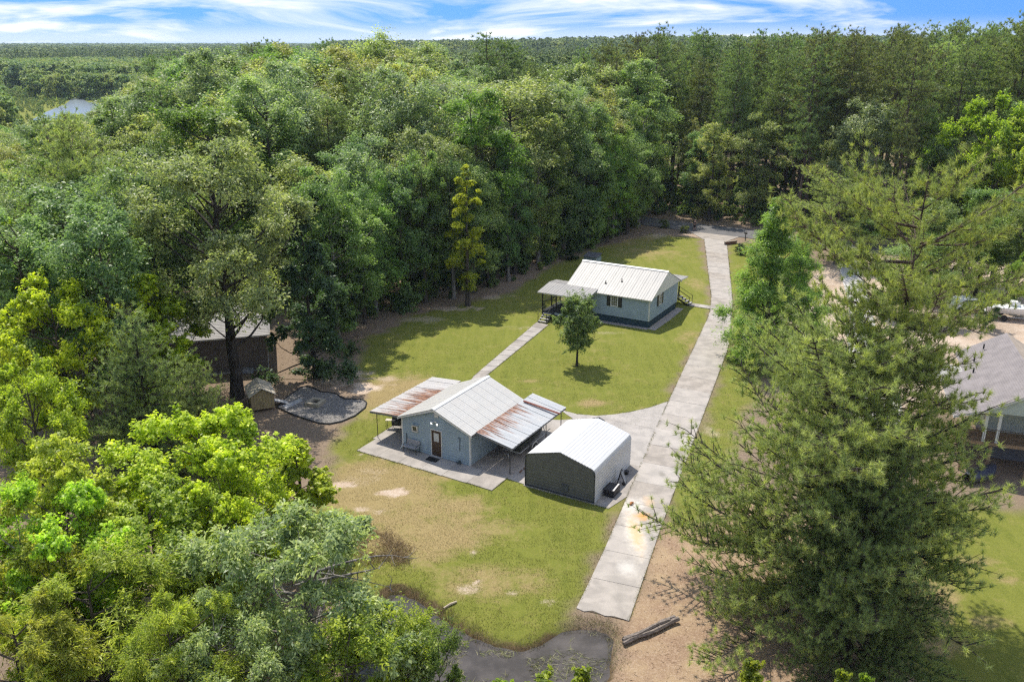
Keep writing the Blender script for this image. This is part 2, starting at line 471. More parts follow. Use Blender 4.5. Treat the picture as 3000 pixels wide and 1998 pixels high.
# ------------------------------------------------------------------ street, driveway and slabs
asph = plain('asphalt', (.13, .125, .125), .9, .22, .7, .3, bscale=30)
def ribbon(pts, wid, z, mb=None):
    mb = mb or MB(); rows = []
    for i, p in enumerate(pts):
        a = Vector(pts[max(i - 1, 0)]); c = Vector(pts[min(i + 1, len(pts) - 1)])
        t = (c - a).normalized(); nn = Vector((-t.y, t.x))
        p = Vector(p)
        rows.append([(*(p + nn * wid / 2), z), (*(p - nn * wid / 2), z)])
    rows = [r[::-1] for r in rows]
    return mb.grid(rows)
street = ribbon([(-30, 182), (-6, 162), (10, 150.5), (20, 143.5), (29, 136.5), (37, 131.5), (46, 125.0), (58, 118), (74, 112), (110, 103)][::-1], 6.2, .045)
tag(street.build('street', asph), kind='structure')

def concrete(name, col, stain=False):
    m, n, l, b = new_mat(name)
    geo = n.new('ShaderNodeNewGeometry'); p = geo.outputs['Position']
    oi = n.new('ShaderNodeObjectInfo')
    f1 = noise(n, l, p, .9, 7, .62, .4); f2 = noise(n, l, p, 22, 4, .7); f3 = noise(n, l, p, .28, 4)
    c = mix_rgb(n, l, remap(n, l, f1, .32, .68), tuple(q * .76 for q in col), tuple(min(1, q * 1.2) for q in col))
    c = mix_rgb(n, l, remap(n, l, f2, .25, .75, 0, .35), c, tuple(q * .62 for q in col))
    c = mix_rgb(n, l, remap(n, l, oi.outputs['Random'], 0, 1, 0, .22, False), c, (.60, .58, .56))
    c = mix_rgb(n, l, remap(n, l, noise(n, l, p, 3.1, 6, .7, 1.2), .58, .76, 0, .45), c, (.20, .178, .16))
    if stain:
        def blob(pt, r, col2, s, c, sc=1.6, ex=(1, 1)):
            vm = n.new('ShaderNodeVectorMath'); vm.operation = 'SUBTRACT'; l.new(p, vm.inputs[0]); vm.inputs[1].default_value = (pt[0], pt[1], 0)
            mp = n.new('ShaderNodeMapping'); mp.inputs['Rotation'].default_value = (0, 0, -.33); mp.inputs['Scale'].default_value = (1 / ex[0], 1 / ex[1], 0); mp.vector_type = 'TEXTURE' if False else 'POINT'
            l.new(vm.outputs[0], mp.inputs['Vector'])
            ln = n.new('ShaderNodeVectorMath'); ln.operation = 'LENGTH'; l.new(mp.outputs[0], ln.inputs[0])
            d = math_n(n, l, 'ADD', ln.outputs['Value'], math_n(n, l, 'MULTIPLY', math_n(n, l, 'SUBTRACT', noise(n, l, p, sc, 8, .72), .5), 1.7))
            return mix_rgb(n, l, remap(n, l, d, 1.1, .1, 0, s), c, col2)
        c = blob(G(1860, 1560), 1, (.62, .565, .49), .9, c, 1.8, (.85, 3.6))
        c = blob(G(1850, 1480), 1, (.60, .555, .50), .85, c, 1.5, (1.3, 1.3))
        c = blob(G(1882, 1512), 1, (.60, .32, .10), .9, c, 2.2, (.6, .7))
        c = blob(G(1862, 1560), 1, (.58, .38, .18), .75, c, 2.6, (.55, 2.7))
        c = blob(G(1900, 1470), 1, (.66, .46, .27), .5, c, 2.6, (.5, .9))
        c = blob(G(1838, 1665), 1, (.58, .545, .50), .7, c, 2.2, (.8, 1.0))
        c = blob(G(1940, 1390), 1, (.22, .20, .17), .7, c, 2.2, (.35, .5))
    l.new(c, b.inputs['Base Color']); b.inputs['Roughness'].default_value = .9; b.inputs['Specular IOR Level'].default_value = .25
    bp = n.new('ShaderNodeBump'); bp.inputs['Strength'].default_value = .25; bp.inputs['Distance'].default_value = .01
    l.new(f2, bp.inputs['Height']); l.new(bp.outputs[0], b.inputs['Normal'])
    return m
CONC = concrete('driveway_concrete', (.35, .308, .268), True)
CONC2 = concrete('patio_concrete', (.335, .298, .265))
SOILJ = plain('joint_soil', (.09, .07, .05), .95)

dl = [(3.37, 37.73), (5.06, 42.23), (13.07, 65.49), (21.75, 89.6), (23.4, 96.3), (29.35, 128.3)]
dr = [(6.03, 36.77), (9.49, 46.71), (13.5, 57.6), (21.46, 79.42), (25.55, 94.9), (32.3, 126.2)]
def resample(p, k):
    seg = [math.dist(p[i], p[i + 1]) for i in range(len(p) - 1)]; tot = sum(seg); out = []
    for i in range(k + 1):
        d = tot * i / k; j = 0
        while j < len(seg) - 1 and d > seg[j]:
            d -= seg[j]; j += 1
        t = d / seg[j]
        out.append((p[j][0] + (p[j + 1][0] - p[j][0]) * t, p[j][1] + (p[j + 1][1] - p[j][1]) * t))
    return out
NS = 32
drive = tag(put('driveway', None, None, (0, 0, 0)), kind='structure')
L_, R_ = resample(dl, NS), resample(dr, NS)
rr = random.Random(3)
for k in range(NS):
    a, bq, c, d = Vector(L_[k]), Vector(R_[k]), Vector(R_[k + 1]), Vector(L_[k + 1])
    g = .013
    u = (d - a).normalized() * g
    pts = [a + u, bq + u, c - u, d - u]
    mb = MB()
    ps = [tuple(q) for q in pts]
    if k == 0:   # broken lower edge
        ps = [tuple(a + (a - d).normalized() * -.05), tuple(a.lerp(bq, .16) - u * 6), tuple(a.lerp(bq, .3) + u * 10), tuple(a.lerp(bq, .55) - u * 5), tuple(a.lerp(bq, .72) + u * 4), tuple(bq - u * 3), tuple(c - u), tuple(d - u)]
    z = .032 + rr.uniform(-.005, .005)
    mb.prism(ps, -.12, z)
    mb.build('concrete_slab', CONC, drive)
ext = MB().prism([(29.0, 127.6), (32.25, 126.0), (35.0, 129.3), (28.0, 133.6)], -.05, .036)
ext.build('concrete_slab', CONC, drive)
jb = MB().prism([(x + .06, y) for x, y in L_] + [(x - .06, y) for x, y in R_[::-1]], -.15, .010); jb.build('joint_bed', SOILJ, drive)
# ================================================================== the two blue buildings and the carport
BLUE = plain('blue_grey_siding', (.29, .362, .415), .75, .10, 1.2)
SKIRT = plain('dark_blue_skirting', (.022, .050, .068), .7, .2, 2.0)
WHITE = plain('white_trim', (.62, .62, .61), .5, .06)
BLACK = plain('black_metal', (.022, .022, .024), .5, .2)
DARKW = plain('dark_deck_paint', (.040, .045, .050), .7, .25, 4)
GLASS = None
m, n, l, b = new_mat('window_glass')
b.inputs['Base Color'].default_value = (.05, .055, .06, 1); b.inputs['Roughness'].default_value = .06; b.inputs['Specular IOR Level'].default_value = .8
GLASS = m
def metal_roof(name, col, dirt=.25, rust=0.0, axis=1, rdir=1):
    """painted or galvanised sheet with rain streaks down the slope; rust gathers in streaks where asked"""
    m, n, l, b = new_mat(name)
    tc = n.new('ShaderNodeTexCoord'); ob = tc.outputs['Object']
    mp = n.new('ShaderNodeMapping'); mp.inputs['Scale'].default_value = (5.0, .35, .35) if axis == 1 else (.35, 5.0, .35)
    l.new(ob, mp.inputs['Vector'])
    st = noise(n, l, mp.outputs[0], 1.6, 5, .6)
    bl = noise(n, l, ob, .8, 5, .6)
    c = mix_rgb(n, l, remap(n, l, st, .35, .75, 0, dirt), col, tuple(q * .66 for q in col))
    c = mix_rgb(n, l, remap(n, l, bl, .45, .75, 0, dirt), c, (.50, .45, .40))
    if rust:
        mp2 = n.new('ShaderNodeMapping'); mp2.inputs['Scale'].default_value = (3.4, .16, .2) if axis == 1 else (.16, 3.4, .2)
        l.new(ob, mp2.inputs['Vector'])
        rs = noise(n, l, mp2.outputs[0], 2.2, 5, .62)
        sep = n.new('ShaderNodeSeparateXYZ'); l.new(ob, sep.inputs[0])
        # the rust starts at the upper (inner) edge of each sheet where the main roof drips on it
        g = remap(n, l, sep.outputs['X' if axis == 0 else 'Y'], 0.0, 3.1, *((.14, -.22) if rdir > 0 else (.10, -.02)), False)
        if rdir < 0:
            g = remap(n, l, sep.outputs['X'], -2.8, -.3, -.07, .15, False)
        g2 = remap(n, l, sep.outputs['Y' if axis == 0 else 'X'], 5.2, 6.6, 0, .30)
        r = math_n(n, l, 'SUBTRACT', math_n(n, l, 'ADD', rs, g), g2)
        rc = mix_rgb(n, l, remap(n, l, noise(n, l, ob, 6, 4), .35, .65), (.125, .055, .038), (.30, .15, .085))
        c = mix_rgb(n, l, remap(n, l, r, .50, .60, 0, rust), c, rc)
    l.new(c, b.inputs['Base Color'])
    b.inputs['Roughness'].default_value = .42; b.inputs['Metallic'].default_value = 0.0; b.inputs['Specular IOR Level'].default_value = .25
    return m
ROOFW = metal_roof('pale_metal_roof', (.33, .318, .305), .35)
ROOFS = metal_roof('shop_metal_roof', (.52, .505, .475), .30)
RUSTR = metal_roof('rusty_sheet', (.42, .43, .44), .4, 1.0, 0)
CARW = metal_roof('white_carport_sheet', (.60, .60, .60), .22)

def boards(parent, o, u, width, zb, top, nrm, mat, step=.2, th=.036, cut=None):
    """lap siding: one wedge board after another; top(x) is the wall's height along it; cut = list of openings (x0, x1, z0, z1)"""
    o, u, nrm = Vector(o), Vector(u), Vector(nrm)
    xs = [width * i / 60 for i in range(61)]
    z = zb
    while True:
        z1 = z + step
        ok = [x for x in xs if top(x) >= z + step * .35]
        if not ok:
            break
        x0, x1 = ok[0], ok[-1]
        if x1 - x0 < .15:
            break
        t0, t1 = min(z1, top(x0)), min(z1, top(x1))
        spans = [(x0, x1)]
        for c in cut or []:
            if z1 > c[2] + .02 and z < c[3] - .02:
                spans = [s for a, e in spans for s in ((a, min(e, c[0])), (max(a, c[1]), e)) if s[1] - s[0] > .02]
        for a, e in spans:
            za = t0 if a == x0 else z1; ze_ = t1 if e == x1 else z1
            p = o + u * a; q = o + u * e; k = Vector((0, 0, 1))
            mb = MB().hexa([p + k * z + nrm * th, q + k * z + nrm * th, q + k * z, p + k * z, p + k * za + nrm * .004, q + k * ze_ + nrm * .004, q + k * ze_, p + k * za])
            mb.build('siding_board', mat, parent)
        z = z1

def panel_roof(parent, o, U, V, width, mat, pw=.92, rib=.305, name='roof_panel', th=.03, ribh=.02, ribw=.05):
    """ribbed sheets side by side: U runs along the eave, V up the slope"""
    o, U, V = Vector(o), Vector(U).normalized(), Vector(V)
    N = U.cross(V).normalized()
    if N.z < 0:
        N = -N
    k = max(1, round(width / pw)); w = width / k
    for i in range(k):
        mb = MB()
        mb.obox(o + U * (w * i + .010), U * (w - .020), V, N * th)
        r = 0.02
        while r < w - .03:
            mb.obox(o + U * (w * i + r) + N * th, U * ribw, V, N * ribh)
            r += rib
        mb.build(name, mat, parent)

# ------------------------------------------------------------------ house
HA = -.526
HX, HY = 14.22, 84.56
Wd, Dp, ZE, ZR, OV = 9.3, 8.37, 3.3, 5.2, .36
SL = (ZR - ZE) / (Dp / 2)
house = thing('house', (HX, HY), HA, 'blue grey house with pale metal roof, dark shutters and covered porch', 'house')
wall = MB().profile([(0, 0), (Dp, 0), (Dp, ZE - .76), (Dp / 2, ZR - .80), (0, ZE - .76)], (-Wd + .03, 0, .76), (0, 1, 0), (0, 0, 1), (Wd - .06, 0, 0)).build('wall', BLUE, house)
gt = lambda y: min(ZE + y * SL, ZE + (Dp - y) * SL) - .03
boards(wall, (-Wd, 0, 0), (1, 0, 0), Wd, .75, lambda x: ZE - .02, (0, -1, 0), BLUE, .19, cut=[(5.0, 5.76, 1.85, 2.95), (1.0, 1.95, .9, 2.95)])
boards(wall, (0, 0, 0), (0, 1, 0), Dp, .75, gt, (1, 0, 0), BLUE, .19, cut=[(2.6, 3.35, 1.85, 2.95)])
boards(wall, (-Wd, Dp, 0), (0, -1, 0), Dp, .75, lambda y: gt(Dp - y), (-1, 0, 0), BLUE, .38)
MB().box(-Wd + .05, -.05, .05, Dp - .05, 0, .75).build('skirting', SKIRT, house)
for x, y in ((0, 0), (-Wd, 0), (0, Dp)):
    B('corner_trim', house, WHITE, x - .075, x + .04, y - .04, y + .075, .74, ZE - .05)
def window(parent, c, u, nrm, w, h, shut=None, grid=(3, 3)):
    c, u, nrm = Vector(c), Vector(u), Vector(nrm); k = Vector((0, 0, 1))
    f = MB()
    for s in (-1, 1):
        f.obox(c + u * (s * w / 2 - .045) - k * (h / 2 + .05) - nrm * .02, u * .09, k * (h + .1), nrm * .075)
        f.obox(c - u * (w / 2 - .046) + k * (s * h / 2 - .045) - nrm * .02, u * (w - .092), k * .09, nrm * .07)
    win = MB().obox(c - u * w / 2 - k * h / 2 - nrm * .015, u * w, k * h, nrm * .03).build('window', GLASS, parent)
    f.build('frame', WHITE, win)
    g = MB()
    for i in range(1, grid[0]):
        g.obox(c + u * (-w / 2 + w * i / grid[0] - .012) - k * (h / 2 - .046) + nrm * .017, u * .024, k * (h - .092), nrm * .02)
    for i in range(1, grid[1] + 1):
        if i < grid[1]:
            g.obox(c - u * (w / 2 - .046) + k * (-h / 2 + h * i / grid[1] - .014) + nrm * .019, u * (w - .092), k * .028, nrm * .022)
    g.build('glazing_bar', WHITE, win)
    if shut:
        for s in (-1, 1):
            sb = MB().obox(c + u * (s * (w / 2 + .06 + shut / 2) - shut / 2) - k * (h / 2 + .05) + nrm * .024, u * shut, k * (h + .1), nrm * .035)
            sb.build('shutter', BLACK, parent)
    return win
window(house, (-3.92, -.02, 2.40), (1, 0, 0), (0, -1, 0), .76, 1.10, .42, (3, 4))
window(house, (.02, 2.98, 2.40), (0, 1, 0), (1, 0, 0), .75, 1.10, .42, (2, 4))
dr_ = B('door', house, WHITE, -Wd + 1.05, -Wd + 1.9, -.05, .02, .92, 2.95)
MB().tube([(-Wd + 1.82, -.05, 1.9), (-Wd + 1.82, -.11, 1.9)], .03, 6).build('handle', BLACK, dr_)
roof = MB().profile([(-OV, ZE - OV * SL - .02), (-OV, ZE - OV * SL - .14), (0, ZE - .02), (Dp, ZE - .02), (Dp + OV, ZE - OV * SL - .14), (Dp + OV, ZE - OV * SL - .02), (Dp / 2, ZR - .02)], (-Wd - OV, 0, 0), (0, 1, 0), (0, 0, 1), (Wd + 2 * OV, 0, 0)).build('roof', WHITE, house)
panel_roof(roof, (-Wd - OV - .03, -OV - .05, ZE - OV * SL - .02 - .05 * SL), (1, 0, 0), (0, Dp / 2 + OV + .05, (Dp / 2 + OV + .05) * SL), Wd + 2 * OV + .06, ROOFW)
panel_roof(roof, (-Wd - OV - .03, Dp + OV + .05, ZE - OV * SL - .02 - .05 * SL), (1, 0, 0), (0, -(Dp / 2 + OV + .05), (Dp / 2 + OV + .05) * SL), Wd + 2 * OV + .06, ROOFW)
MB().profile([(-.22, -.10), (0, .0), (.22, -.10), (.22, -.07), (0, .04), (-.22, -.07)], (-Wd - OV - .05, Dp / 2, ZR + .055), (0, 1, 0), (0, 0, 1), (Wd + 2 * OV + .1, 0, 0)).build('ridge_cap', WHITE, roof)
for x, y in ((-5.5, 1.15), (-3.9, 1.75)):
    zz = ZE + y * SL
    MB().tube([(x, y, zz - .1), (x, y, zz + .32)], .05, 8).tube([(x, y, zz - .02), (x, y - .02, zz + .08)], [.15, .07], 8).build('vent_pipe', BLACK, roof)
# front porch of the house
PZ0, PZ1, PJ0, PJ1, PI0, PI1 = 2.90, 3.36, -2.62, .14, -11.75, -5.92
porch = MB().obox((PI0, PJ0, PZ0 - .09), (PI1 - PI0, 0, 0), (0, PJ1 - PJ0, PZ1 - PZ0), (0, 0, .085)).build('porch_roof', WHITE, house)
panel_roof(porch, (PI0 - .03, PJ0 - .04, PZ0), (1, 0, 0), (0, PJ1 - PJ0 + .04, PZ1 - PZ0), PI1 - PI0 + .06, ROOFW)
panel_roof(porch, (PI0 - .03, 1.9, 3.20), (1, 0, 0), (0, -1.72, .17), 2.1, ROOFW)
deck = MB().box(-11.3, -6.2, -2.45, -.03, .60, .84).box(-11.3, -9.42, -.02, 1.9, .60, .84).build('deck', DARKW, house)
B('fascia_board', deck, plain('grey_blue_board', (.23, .28, .32), .7), -9.75, -6.2, -2.49, -2.452, .62, .86)
x = -11.29
while x < -6.3:
    MB().box(x, x + .135, -2.46, -.03, .845, .875).build('deck_board', DARKW, deck); x += .145
x = -11.29
while x < -9.5:
    MB().box(x, x + .135, -.02, 1.9, .845, .875).build('deck_board', DARKW, deck); x += .145
for x, y in ((-11.25, -2.4), (-9.6, -2.4), (-7.9, -2.4), (-6.3, -2.4), (-11.25, 1.8), (-11.25, -.3)):
    MB().box(x - .05, x + .05, y - .05, y + .05, .0, PZ0 - .09 + (y - PJ0) * .165 if y < 0 else 3.1).build('post', BLACK, house)
def rail(parent, p, q, h=.92, step=.13, mat=BLACK, name='railing'):
    p, q = Vector(p), Vector(q); mb = MB()
    d = q - p; L = d.length; k = Vector((0, 0, 1))
    mb.tube([p + k * h, q + k * h], .028, 5).tube([p + k * .12, q + k * .12], .02, 5)
    o = mb.build(name, mat, parent)
    c = int(L / step)
    for i in range(1, c):
        s = p + d * (i / c)
        MB().box(s.x - .011, s.x + .011, s.y - .011, s.y + .011, s.z + .12, s.z + h).build('baluster', mat, o)
    return o
rail(house, (-9.6, -2.4, .875), (-6.3, -2.4, .875))
rail(house, (-11.25, -2.4, .875), (-11.25, 1.85, .875))
# lattice screen behind the deck
lat = MB().tube([(-11.2, 1.86, 2.2), (-9.4, 1.86, 2.2)], .03, 4).tube([(-11.2, 1.86, 1.0), (-9.4, 1.86, 1.0)], .03, 4).build('lattice_screen', WHITE, house)
for i in range(14):
    x = -11.9 + i * .19
    for s in (1, -1):
        a, e = (x, x + 1.1) if s > 0 else (x + 1.1, x)
        z0, z1 = 1.0, 2.2
        def cl(t): return a + (e - a) * t
        t0 = 0; t1 = 1
        lo, hi = -11.2, -9.4
        ta = sorted([(lo - a) / (e - a), (hi - a) / (e - a)])
        t0, t1 = max(0, ta[0]), min(1, ta[1])
        if t1 - t0 > .05:
            MB().tube([(cl(t0), 1.86 + .012 * s, z0 + (z1 - z0) * t0), (cl(t1), 1.86 + .012 * s, z0 + (z1 - z0) * t1)], .014, 4).build('lattice_strip', WHITE, lat)
def stairs(parent, top, base, width, nst, side, mat, tread_mat, rails=True):
    """straight open stair between two points of its centre line; side is the unit vector across"""
    t, bs, sd = Vector(top), Vector(base), Vector(side)
    d = bs - t; hd = Vector((d.x, d.y, 0)).normalized(); k = Vector((0, 0, 1))
    st = MB()
    for s in (-1, 1):
        st.obox(t + sd * (s * width / 2 - .02) - k * .22, d, sd * .04, k * .22)
    o = st.build('stairs', mat, parent)
    for i in range(nst):
        p = t + d * ((i + .6) / (nst + .2))
        MB().obox(p - sd * (width / 2 - .03) - k * .02, sd * (width - .06), hd * .27, k * .04).build('tread', tread_mat, o)
    if rails:
        for s in (-1, 1):
            e = sd * (s * width / 2)
            r = MB().tube([t + e + k * .92, bs + e + k * .92], .025, 5).tube([t + e + k * .48, bs + e + k * .48], .018, 5)
            r.tube([bs + e, bs + e + k * .95], .035, 5).tube([t + e, t + e + k * .95], .035, 5)
            r.build('handrail', mat, o)
    return o
GREYT = plain('grey_tread', (.42, .40, .39), .8)
stairs(house, (-10.42, -2.47, .86), (-10.42, -4.0, .06), 1.0, 4, (1, 0, 0), BLACK, GREYT)
# back stoop facing the street, stairs running down towards the driveway
st = MB().box(-2.6, -.62, Dp + .04, 11.1, .70, .84).build('back_stoop', DARKW, house)
for x, y in ((-2.5, 11.0), (-.7, 11.0), (-.7, 9.0)):
    MB().box(x - .045, x + .045, y - .045, y + .045, 0, 2.95 if y > 10 else 1.8).build('post', BLACK, house)
y = Dp + .05
while y < 11.0:
    MB().box(-2.6, -.62, y, y + .135, .845, .872).build('deck_board', DARKW, st); y += .145
br = MB().obox((-2.9, Dp - .1, 3.12), (3.15, 0, 0), (0, 2.95, -.18), (0, 0, .08)).build('back_porch_roof', WHITE, house)
panel_roof(br, (-2.92, Dp - .1, 3.21), (1, 0, 0), (0, 2.97, -.18), 3.2, ROOFW)
rail(house, (-2.5, 11.0, .872), (-.7, 11.0, .872))
stairs(house, (-.62, 10.5, .86), (.95, 10.5, .05), 1.05, 4, (0, 1, 0), BLACK, GREYT)
# gravel strip along the gable wall and pad in front
GRAV = plain('pale_gravel', (.36, .32, .29), .95, .35, 8, .6)
# ------------------------------------------------------------------ workshop
SA = -.531
SX, SY = -2.92, 53.78
SW, SLn, SZE, SZR, SOV = 5.86, 6.9, 2.58, 3.78, .27
SS = (SZR - SZE) / (SW / 2)
shop = thing('workshop', (SX, SY), SA, 'blue grey gabled workshop with brown door and rusty lean-to roofs', 'workshop')
wl_ = MB().profile([(0, 0), (SW - .06, 0), (SW - .06, SZE - .04), (SW / 2 - .03, SZR - .06), (0, SZE - .04)], (-SW + .03, .0, .02), (1, 0, 0), (0, 0, 1), (0, SLn, 0)).build('wall', BLUE, shop)
gt2 = lambda x: min(SZE + x * SS, SZE + (SW - x) * SS) - .03
boards(wl_, (-SW, 0, 0), (1, 0, 0), SW, .04, gt2, (0, -1, 0), BLUE, .2, cut=[(2.52, 3.5, 0.02, 2.12), (.93, 1.37, 1.58, 2.02)])
boards(wl_, (0, 0, 0), (0, 1, 0), SLn, .04, lambda x: SZE - .03, (1, 0, 0), BLUE, .2)
boards(wl_, (-SW, SLn, 0), (0, -1, 0), SLn, .04, lambda x: SZE - .03, (-1, 0, 0), BLUE, .4)
for x, y in ((0, 0), (-SW, 0)):
    B('corner_trim', shop, WHITE, x - .07, x + .035, y - .035, y + .09, .0, SZE + .01)
BROWN = plain('brown_door', (.060, .035, .022), .55, .25, 5)
d_ = B('door', shop, BROWN, -SW + 2.60, -SW + 3.42, -.045, .0, .06, 2.06)
MB().box(-SW + 2.80, -SW + 3.24, -.053, -.046, 1.22, 1.88).build('pane', plain('frosted_pane', (.48, .50, .50), .25, .1), d_)
MB().box(-SW + 2.78, -SW + 3.26, -.050, -.0455, 1.19, 1.22).box(-SW + 2.78, -SW + 3.26, -.050, -.0455, 1.88, 1.91).build('pane_frame', BROWN, d_)
MB().tube([(-SW + 3.35, -.045, 1.0), (-SW + 3.35, -.11, 1.0)], .03, 6).build('handle', plain('brass', (.35, .25, .10), .35, metal=.8), d_)
MB().box(-SW + 2.53, -SW + 2.598, -.05, .0, .03, 2.13).box(-SW + 3.422, -SW + 3.49, -.05, .0, .03, 2.13).box(-SW + 2.60, -SW + 3.42, -.05, .0, 2.062, 2.13).build('door_frame', WHITE, shop)
B('door_sill', shop, plain('sill_concrete', (.42, .40, .38), .9), -SW + 2.5, -SW + 3.52, -.22, -.04, .04, .085)
wu = MB().box(-SW + .97, -SW + 1.33, -.06, .0, 1.62, 1.98).build('window', GLASS, shop)
MB().box(-SW + .90, -SW + .968, -.12, -.01, 1.56, 2.04).box(-SW + 1.332, -SW + 1.40, -.12, -.01, 1.56, 2.04).box(-SW + .969, -SW + 1.331, -.115, -.01, 1.985, 2.04).box(-SW + .969, -SW + 1.331, -.115, -.01, 1.56, 1.615).build('frame', plain('cream_frame', (.62, .58, .50), .6), wu)
B('window_hood', shop, BLUE, -SW + .95, -SW + 1.5, -.16, -.02, 2.16, 2.19)
MB().box(-SW / 2 - .02, -SW / 2 + .28, -.05, .0, 3.10, 3.42).build('gable_vent', WHITE, shop)
fl = MB().box(-SW / 2 - .05, -SW / 2 + .12, -.06, 0, 2.70, 2.80).build('flood_light', WHITE, shop)
m, n, l, b = new_mat('lit_lamp'); b.inputs['Emission Color'].default_value = (1, .97, .92, 1); b.inputs['Emission Strength'].default_value = 2.5
for s in (-.14, .20):
    c = Vector((-SW / 2 + .03 + s, -.14, 2.72))
    MB().tube([c + Vector((0, .10, .04)), c, c + Vector((s * .3, -.10, -.05))], [.03, .05, .095], 8).build('lamp_head', WHITE, fl)
    MB().tube([c + Vector((s * .3, -.101, -.051)), c + Vector((s * .3, -.106, -.053))], [.088, .088], 8).build('lens', m, fl)
MB().tube([(-.85, -.045, 1.0), (-.85, -.045, 1.95)], .03, 6).tube([(-1.0, -.05, 1.9), (-.85, -.05, 2.05), (-.75, -.05, 1.8)], .02, 5).build('conduit', plain('grey_blue_pipe', (.13, .16, .19), .6), shop)
MB().tube([(-SW + .36, -.05, .3), (-SW + .36, -.05, 1.25)], .035, 6).build('vent_pipe', plain('dark_blue_pipe', (.05, .07, .10), .5), shop)
MB().tube([(-SW + .02, -.12, .30), (-SW - .0, -.22, .12), (-SW + .02, -.42, .10)], .05, 7).tube([(-SW + .02, -.1, .22), (-SW + .3, -.1, .2)], .05, 7).build('drain_pipe', WHITE, shop)
rf = MB().profile([(-SOV, SZE - SOV * SS - .02), (-SOV, SZE - SOV * SS - .16), (0, SZE - .12), (SW / 2, SZR - .18), (SW, SZE - .12), (SW + SOV, SZE - SOV * SS - .16), (SW + SOV, SZE - SOV * SS - .02), (SW / 2, SZR - .02)], (-SW, -SOV, 0), (1, 0, 0), (0, 0, 1), (0, .1, 0)).build('roof', WHITE, shop)
half = SW / 2 + SOV
panel_roof(rf, (SOV, -SOV - .03, SZE - SOV * SS), (0, 1, 0), (-half, 0, half * SS), SLn + 2 * SOV, ROOFS, .93, .23, ribh=.009, ribw=.03)
panel_roof(rf, (-SW - SOV, -SOV - .03, SZE - SOV * SS), (0, 1, 0), (half, 0, half * SS), SLn + 2 * SOV, ROOFS, .93, .23, ribh=.009, ribw=.03)
MB().profile([(-.17, -.075), (0, .0), (.17, -.075), (.17, -.05), (0, .03), (-.17, -.05)], (-SW / 2, -SOV - .06, SZR + .055), (1, 0, 0), (0, 0, 1), (0, SLn + 2 * SOV + .05, 0)).build('ridge_cap', WHITE, rf)
MB().box(SOV - .03, SOV + .06, -SOV + .1, SLn + SOV - .2, SZE - SOV * SS - .13, SZE - SOV * SS - .02).build('gutter', plain('dark_gutter', (.07, .07, .07), .6), rf)
# lean-to roofs: sheets laid across, each thing's own posts
def lean(side, i0, i1, z0, z1, j0, j1, name):
    """rusty sheets from the eave (i0, z0) out to (i1, z1)"""
    o = put(name, None, shop)
    k = 10; w = (j1 - j0) / k
    for q in range(k):
        mb = MB(); jj = .012 * (q % 2)
        V = Vector((0, w + .03, 0)); U = Vector((i1 - i0, 0, z1 - z0))
        sgn = 1 if side > 0 else -1
        # sheet runs outwards; built in its own frame so the weathering follows the slope
        L = abs(i1 - i0); dz = z1 - z0
        prof = []
        ns = 14
        for s in range(ns + 1):
            y = (w + .03) * s / ns
            prof.append((y, .03 * (1 if s % 7 in (0, 1) else 0) + .004 * (s % 2)))
        rows = [[(sgn * t * L, y, t * dz + h + jj) for y, h in prof] for t in (0, .5, 1)]
        if sgn > 0:
            rows = [r[::-1] for r in rows]
        mb.grid(rows)
        k0 = len(mb.v)
        mb.v += [(x, y, z - .02) for x, y, z in mb.v]
        nn = k0
        mb.f += [tuple(nn + i for i in f[::-1]) for f in list(mb.f)]
        ob = mb.mesh('roof_sheet', RUSTL if side < 0 else RUSTR)
        # shift mesh so that its object frame is shared by all sheets (weathering runs on over the joints)
        for v in ob.vertices:
            v.co.y += w * q
        po = put('roof_sheet', ob, o, (i0, j0, z0))
    fr = MB()
    sg = 1 if side > 0 else -1
    fr.obox((i0, j0 - .02, z0 - .13), (i1 - i0, 0, z1 - z0), (0, .05, 0), (0, 0, .11))
    fr.obox((i1 - .05 * sg - .03, j0, z1 - .14), (.06, 0, 0), (0, j1 - j0, 0), (0, 0, .12))
    for q in range(1, 5):
        yy = j0 + (j1 - j0) * q / 4.0 - .05
        fr.obox((i0, yy, z0 - .13), (i1 - i0, 0, z1 - z0), (0, .05, 0), (0, 0, .11))
    fr.build('roof_frame', plain('grey_frame', (.16, .16, .165), .7), o)
    return o
RUSTL = metal_roof('rusty_sheet_left', (.46, .44, .43), .4, 1.0, 0, -1)
lr = lean(1, .30, 3.22, SZE - .02, 2.02, .28, 8.35, 'lean_to_roof')
ll = lean(-1, -SW - .20, -SW - 3.02, SZE - .14, 2.22, -.02, 7.9, 'lean_to_roof')
MB().obox((.5, 6.55, SZE + .02), (3.0, .15, -.44), (.02, .16, 0), (0, 0, .07)).build('flashing_strip', plain('rust_strip', (.19, .06, .04), .8, .35, 6), lr)
for x, y in ((3.02, .35), (2.98, 3.2), (3.0, 5.6), (3.0, 8.0)):
    MB().tube([(x, y, .04), (x, y, 1.95)], .032, 6).build('post', BLACK, shop)
for x, y in ((-8.5, .3), (-8.5, 3.4), (-8.6, 7.4)):
    MB().tube([(x, y, .04), (x, y, 2.16)], .028, 6).build('post', BLACK, shop)

